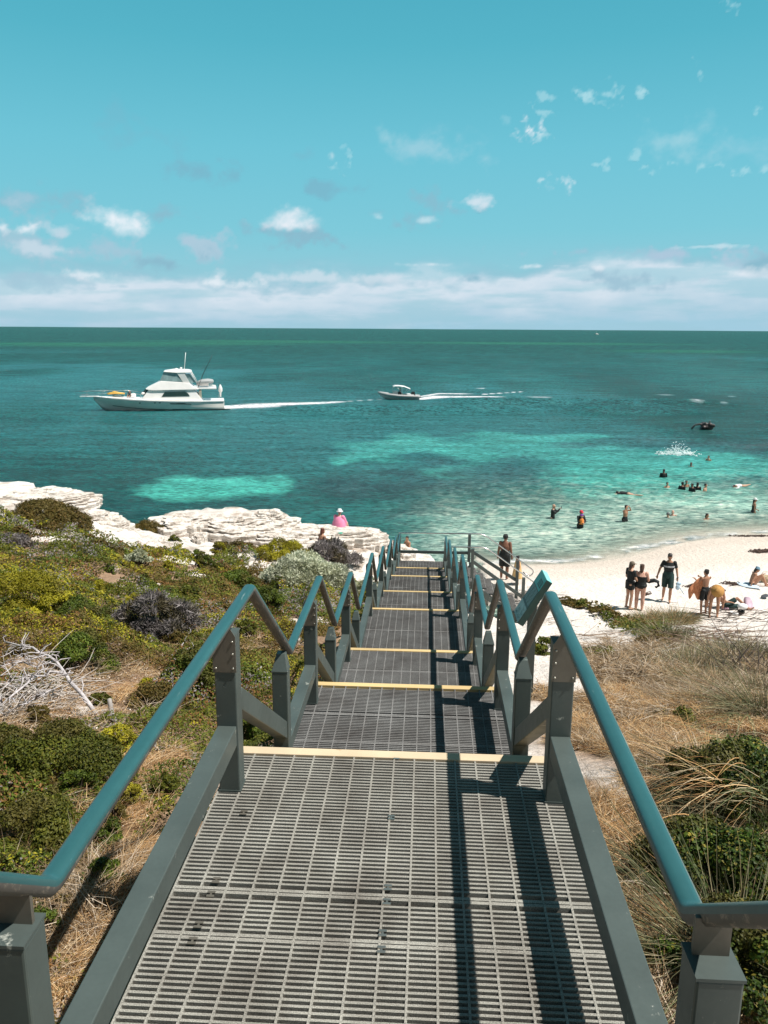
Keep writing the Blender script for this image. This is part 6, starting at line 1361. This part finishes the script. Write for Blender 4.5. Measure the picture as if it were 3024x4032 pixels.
# person in pink on the rock shelf, boy at the water's edge
def smock(root, J, k, H_):
    cloth([[Vector((r*math.cos(a), .04+r*.85*math.sin(a), z)) for a in [2*math.pi*q/14 for q in range(15)]] for r, z in ((.17, .56), (.26, .42), (.31, .24), (.35, .06))], 'loose_shirt', pinkf, root)
p = pz(1334, 2092, -6.2); p = (p[0], p[1], gz(p[0], p[1])+.20)
sit = dict(pel=(0, 0, .12), wst=(0, -.01, .26), chs=(0, .03, .46), shc=(0, .05, .58), nek=(0, .07, .65), hed=(0, .10, .77), ls=(-.18, .05, .57), rs=(.18, .05, .57), le=(-.25, .16, .34), lw=(-.16, .34, .26), lh=(-.10, .40, .24), re=(.25, .16, .34), rw=(.16, .34, .26), rh=(.10, .40, .24), lhp=(-.09, .04, .12), rhp=(.09, .04, .12), lk=(-.13, .46, .22), rk=(.13, .46, .22), la=(-.12, .60, -.20), ra=(.12, .60, -.20), lt=(-.12, .74, -.22), rt=(.12, .74, -.22))
person('person in a loose pink shirt and white sun hat sitting on the rock shelf', p, faceto(p, math.pi-.5), 1.72, sit, SKP, [('long_shirt', pinkf), ('shorts', pinkf, .6)], None, 1.3, False, hairm, 0, (.15, white_f), False, extra=smock)
p = pz(1264, 2168, -6.3); p = (p[0], p[1], gz(p[0], p[1])); person('person with red brown hair sitting half hidden behind the leafless bush on the rock', p, faceto(p, 2.2), 1.66, sit, SKT, [('swimsuit', simple('maroon_fabric', (.16, .04, .03), rough=.8))], None, 1.1, True, simple('auburn_hair', (.16, .045, .025), rough=.5, var=.3), .12, None, False)
p2 = pz(1330, 2140, -6.4); zb = gz(p2[0], p2[1]); mb = MB(); mb.ball((p2[0], p2[1], zb+.14), (.30, .2, .14), 10, 7); bb = mb.build('beach_bag', simple('yellow_bag_fabric', (.65, .40, .03), rough=.8, var=.2), None, label='yellow and green beach bag on the rock behind the leafless bush', cat='bag'); MB().ball((p2[0]+.12, p2[1], zb+.26), (.16, .13, .09), 9, 6).build('green_towel', simple('green_towel', (.02, .32, .22), rough=.9), bb)
p = pz(1400+690*.3014, 2050+420*.3014, -7.45)
person('shirtless boy sitting on the wet rocks behind the end platform', (p[0], p[1], -7.45), faceto(p, -.9), 1.50, sit, SKT, [('shorts', blk, .8)], None, .95, False, hairb, 0, None, True, look=.5)
# ---- in the water
WG = 'swimmers and waders in the shallow bay'
Z7 = lambda u, v: (2400+u*.3761, 1600+v*.3761)
def wade(label, u, v, dep, rz=0, src=None, pose=None, **kw):
    """feet below the surface: dep is how much of a 1.75 m body is under water"""
    a, b = Z7(u, v); q_ = pz(a, b, SEA); return person(label, (q_[0], q_[1], SEA-dep), faceto(q_, rz), kw.pop('H', 1.72), pose, group=WG, vox=.014, hands=kw.pop('hands', False), **kw)
armsup = dict(le=(-.26, .14, 1.44), lw=(-.12, .16, 1.62), lh=(-.08, .12, 1.68), re=(.26, .14, 1.44), rw=(.12, .16, 1.62), rh=(.08, .12, 1.68))
photo = dict(le=(-.22, .20, 1.28), lw=(-.05, .36, 1.50), lh=(-.02, .42, 1.56), re=(.22, .20, 1.28), rw=(.05, .36, 1.50), rh=(.02, .42, 1.56))
q0 = lambda x_, y_: ((x_-2400)/.3761, (y_-1600)/.3761)
def phone(root, J, k, H_): MB().box((0, .46, 1.60*k), (.075, .012, .15)).build('phone', maskm, root)
u, v = q0(2176, 2040); wade('wading man in a black long sleeved top holding a phone up', u, v, .92, 1.3, pose=photo, skin=SK, wear=[('long_shirt', blk)], hair=None, hands=True, extra=phone)
u, v = q0(2284, 2078)
def kid(root, J, k, H_):
    mb = MB(); mb.tube([Vector((.10, .20, 1.02)), Vector((.08, .18, 1.25)), Vector((.07, .17, 1.34))], [.13, .12, .06], 9); c_ = voxel(mb, 'carried_child_suit', orf, .014, root, 2)
    MB().ball((.07, .17, 1.45), (.075, .085, .095), 10, 8).build('carried_child_head', SK, root); MB().ball((.07, .16, 1.49), (.085, .095, .07), 10, 7).build('carried_child_hat', simple('purple_hat', (.20, .06, .35), rough=.8), root)
wade('adult in red cap and black top carrying a small child in orange, knee deep', u, v, .78, .7, pose=dict(le=(-.22, .14, 1.16), lw=(-.02, .28, 1.12), lh=(.04, .30, 1.12), re=(.24, .12, 1.16), rw=(.12, .30, 1.10), rh=(.05, .32, 1.10)), skin=SKT, wear=[('long_shirt', blk), ('shorts', blk)], hair=hairb, hat=('cap', redf), hands=True, extra=kid)
wade('shirtless man in black shorts wading with both hands raised to his head', 160, 1205, .80, .9, pose=armsup, skin=SKT, wear=[('shorts', blk, .6)], hair=hairb, hands=True, face=False)
wade('woman in white cap and dark swimsuit standing waist deep near the right edge', 1505, 1110, .88, 1.8, skin=SKT, wear=[('swimsuit', blk)], hair=hairb, hairlen=.15, hat=('cap', white_f), female=True, pose=dict(lw=(-.12, .26, 1.02), lh=(-.05, .30, 1.0), le=(-.26, .02, 1.12)), hands=True)
NK = 1.40
def head(label, u, v, sub, **kw): return wade(label, u, v, sub, face=kw.pop('face', False), **kw)
head('swimmer in a grey swim cap, left of the close pair near the shore', 610, 1160, 1.44, skin=SK, hair=None, hat=('beanie', simple('grey_swim_cap', (.12, .13, .13), rough=.4)))
head('bare headed swimmer right of the close pair near the shore', 660, 1140, 1.40, skin=SKP, hair=None)
head('lone swimmer with dark bob hair, low in the water near the shore', 1015, 1178, 1.40, rz=.9, skin=SKT, hair=hairb, hairlen=.06, face=True)
head('woman with mask pushed up, standing chest deep left of the snorkelling group', 563, 745, 1.12, rz=.2, skin=SKD, hair=hairb, hairlen=.12, wear=[('long_shirt', blk)], hat=('beanie', maskm))
head('boy with bowl cut black hair standing chest deep in front of the group', 600, 852, 1.22, rz=.6, skin=SK, hair=hairb, face=True, H=1.6)
head('swimmer in black with an upright snorkel, first of the close group', 757, 872, 1.20, rz=2.6, skin=SKD, hair=hairb, wear=[('long_shirt', blk)], extra=lambda r_, J, k, H_: MB().tube([H_((.09, .05, -.03)), H_((.11, .02, .10)), H_((.13, -.02, .26))], .014, 6).build('snorkel', white_f, r_))
head('swimmer with bare shoulders at the back of the close group', 800, 842, 1.28, rz=.4, skin=SKT, hair=hairb, face=True)
head('masked swimmer with head turned in the middle of the close group', 862, 892, 1.18, rz=-.7, skin=SKD, hair=hairb, wear=[('long_shirt', blk)], face=True)
head('long haired swimmer in black right of the group middle', 917, 876, 1.22, rz=2.9, skin=SKD, hair=hairb, hairlen=.12, wear=[('long_shirt', blk)])
head('shirtless swimmer with cropped hair at the right end of the group', 997, 890, 1.20, rz=1.2, skin=SK, hair=hairb)
head('bald sunburnt swimmer low in the water right of the splash', 852, 632, 1.38, rz=0, skin=SKD, hair=hairm, face=True)
head('farthest swimmer, dark haired, nearest the jagged dark rock', 1035, 568, 1.30, rz=-.5, skin=SK, hair=hairb, face=True)
flat_ = dict(pel=(0, 0, .0), wst=(0, .14, .02), chs=(0, .34, .03), shc=(0, .47, .02), nek=(0, .55, .01), hed=(0, .66, 0), ls=(-.18, .46, .01), rs=(.18, .46, .01), le=(-.30, .66, -.04), lw=(-.28, .88, -.06), lh=(-.27, .96, -.07), re=(.30, .30, -.06), rw=(.34, .10, -.08), rh=(.34, .02, -.1), lhp=(-.09, -.03, 0), rhp=(.09, -.03, 0), lk=(-.11, -.46, -.03), rk=(.13, -.44, -.05), la=(-.12, -.86, .02), ra=(.15, -.84, -.06), lt=(-.13, -1.02, .03), rt=(.16, -1.0, -.04))
def floater(label, u, v, rz, skin, wear, **kw):
    a, b = Z7(u, v); q_ = pz(a, b, SEA); return person(label, (q_[0], q_[1], SEA+.05), rz, 1.70, flat_, skin, wear, WG, 1.05, face=False, vox=.014, hands=False, **kw)
floater('snorkeller in a white shirt floating face down right of the group', 1365, 840, 2.2, SK, [('long_shirt', white_f)], hair=hairb)
floater('snorkeller in a black top floating face down over the dark weed', 185, 925, 1.15, SK, [('shirt', blk)], hair=hairb)
# the skipper under the bimini and two figures on the yacht
ps = rib.matrix_world if False else None
def onboat(fr, a, local, label, **kw):
    bpy.context.view_layer.update(); P_ = fr.matrix_world @ Vector(local); return person(label, tuple(P_), fr.rotation_euler.z-math.pi/2+a, 1.7, kw.pop('pose', None), vox=.016, hands=False, face=False, **kw)
onboat(rib, 0, (rx_(405)-.15, 0, -.05), 'skipper in dark clothes standing at the inflatable\'s console', skin=SKT, wear=[('shirt', blk), ('shorts', blk)], hair=hairb, group='people aboard the boats')
onboat(yt, 1.2, (yx(530), -.7, 1.45-.45+.55), 'figure in dark clothes sitting on the yacht\'s foredeck', skin=SKT, wear=[('shirt', blk), ('shorts', blk)], hair=hairb, pose=sit, group='people aboard the boats')
# ---- things lying on the sand
def lie(rows_px, name, mat, label, cat, th=.02, dz=.03):
    rows = []
    for r in rows_px:
        rr_ = []
        for u, v, h in r:
            q_ = beach_at(*Z6(u, v)); rr_.append(Vector((q_[0], q_[1], q_[2]+dz+h)))
        rows.append(rr_)
    return cloth(rows, name, mat, None, th, label=label, cat=cat)
paleb = simple('pale_blue_towel', (.50, .60, .68), rough=.9, var=.15, scale=2)
lie([[(1310, 248, .02), (1400, 255, .03), (1480, 262, .04)], [(1340, 285, 0), (1440, 292, .03), (1540, 290, .03)], [(1440, 310, 0), (1540, 325, .02), (1620, 335, .02)]], 'beach_towel', paleb, 'blue and white towel spread under the seated girl', 'towel')
lilac = simple('lilac_towel', (.66, .50, .60), rough=.9, var=.2, scale=5)
q_ = Vector(beach_at(*Z6(1455, 515))); q6 = .3761*depth(q_)/FPX
def U6(u, v, dy=0): a = aty((2400+u*.3761)/S0, (2200+v*.3761)/S0, q_.y+dy); return Vector(a)
cloth([[U6(1405, 400, .1), U6(1430, 392), U6(1465, 398, -.05), U6(1480, 410, .05)], [U6(1400, 450, .0), U6(1430, 440, -.12), U6(1470, 450, .0), U6(1500, 460, .1)], [U6(1405, 510, -.1), U6(1440, 518, -.2), U6(1480, 520, -.05), U6(1525, 518, .1)]], 'beach_towel', lilac, None, .03, label='lilac and white towel heaped upright beside the reclining woman', cat='towel')
def bagm(u, v, w_, h_, mat, name, label, cat, seed=1):
    b_ = Vector(beach_at(*Z6(u, v))); s_ = .3761*depth(b_)/FPX; mb = MB(); rn = random.Random(seed); w = w_*s_; h = h_*s_
    for i in range(7): mb.ball(b_+Vector((rn.uniform(-.35, .35)*w, rn.uniform(-.2, .2)*w, h*rn.uniform(.2, .5))), (w*.28, w*.22, h*.42), 9, 6)
    return tag(voxel(mb, name, mat, .02, None, 2), label, cat)
bagm(1215, 535, 80, 40, simple('pink_cloth', (.72, .42, .55), rough=.9, var=.3), 'folded_clothes', 'crumpled pink clothes on the sand before the reclining woman', 'clothes', 2)
bagm(1300, 590, 95, 45, white_f, 'folded_clothes', 'crumpled white and lilac towel left of the black and white bag', 'clothes', 3)
bg_ = bagm(1372, 575, 80, 62, blk, 'beach_bag', 'round black and white beach bag on the sand', 'bag', 4); MB().ball(Vector(beach_at(*Z6(1372, 575)))+Vector((0, -.10, .30)), (.17, .16, .10), 10, 7).build('bag_top', white_f, bg_)
basket = simple('basket_weave', (.42, .33, .22), rough=.9, var=.35, scale=25)
b_ = Vector(beach_at(*Z6(1632, 245))); rb = lambda r, z: [b_+Vector((r*math.cos(t), r*.6*math.sin(t), z)) for t in [2*math.pi*q/14 for q in range(14)]]
mb = MB(); mb.loft([rb(.16, .0), rb(.24, .10), rb(.27, .26), rb(.25, .26), rb(.20, .12)], cap=True); bk = tag(mb.build('basket', basket, None), 'woven beach basket at the right edge behind the seated girl', 'basket')
MB().tube([b_+Vector((-.22, 0, .25)), b_+Vector((-.12, 0, .42)), b_+Vector((.10, 0, .42)), b_+Vector((.22, 0, .25))], .012, 5).build('handle', basket, bk)
lie([[(1575, 408, .05), (1610, 402, .1), (1665, 405, .12)], [(1585, 425, 0), (1620, 428, .03), (1665, 432, .05)]], 'beach_towel', simple('dark_towel', (.06, .065, .075), rough=.9, var=.3), 'dark towel rumpled on the sand at the right edge', 'towel', .04)
weed = simple('dry_seaweed', (.060, .035, .025), rough=.9, var=.5, scale=20)
def weeds(px, py, rx, ry, n, label, seed):
    rn = random.Random(seed); mb = MB(); q1 = ground_at(px, py); s_ = S0*depth(q1)/FPX
    for i in range(n):
        x_ = q1[0]+rn.gauss(0, rx*s_*.5); y_ = q1[1]+rn.gauss(0, ry*s_*.9); z_ = gz(x_, y_); a = rn.uniform(0, 6.28); l = rn.uniform(.05, .22); r = rn.uniform(.010, .03)
        mb.tube([(x_, y_, z_+.01), (x_+math.cos(a)*l*.5, y_+math.sin(a)*l*.5, z_+.03+r), (x_+math.cos(a+.5)*l, y_+math.sin(a+.5)*l, z_+.01)], [r*.5, r, r*.4], 5)
    return mb.build('seaweed', weed, None, label=label, cat='seaweed', group='washed up seaweed')
weeds(1643, 1192, 22, 8, 190, 'dark heap of seaweed at the right edge near the waterline', 1)
weeds(1497, 1268, 14, 3, 50, 'short dark line of seaweed behind the walking man', 2)
weeds(1545, 1275, 16, 6, 90, 'seaweed clump just right of the boy with the towel', 3)
weeds(1585, 1262, 24, 6, 90, 'scattered seaweed left of the seated girl', 4)
weeds(1395, 1285, 12, 3, 20, 'thin scrap of seaweed on the dune crest sand', 5)
weeds(1625, 1159, 40, 1.5, 120, 'narrow brown line of seaweed along the small wave', 6)
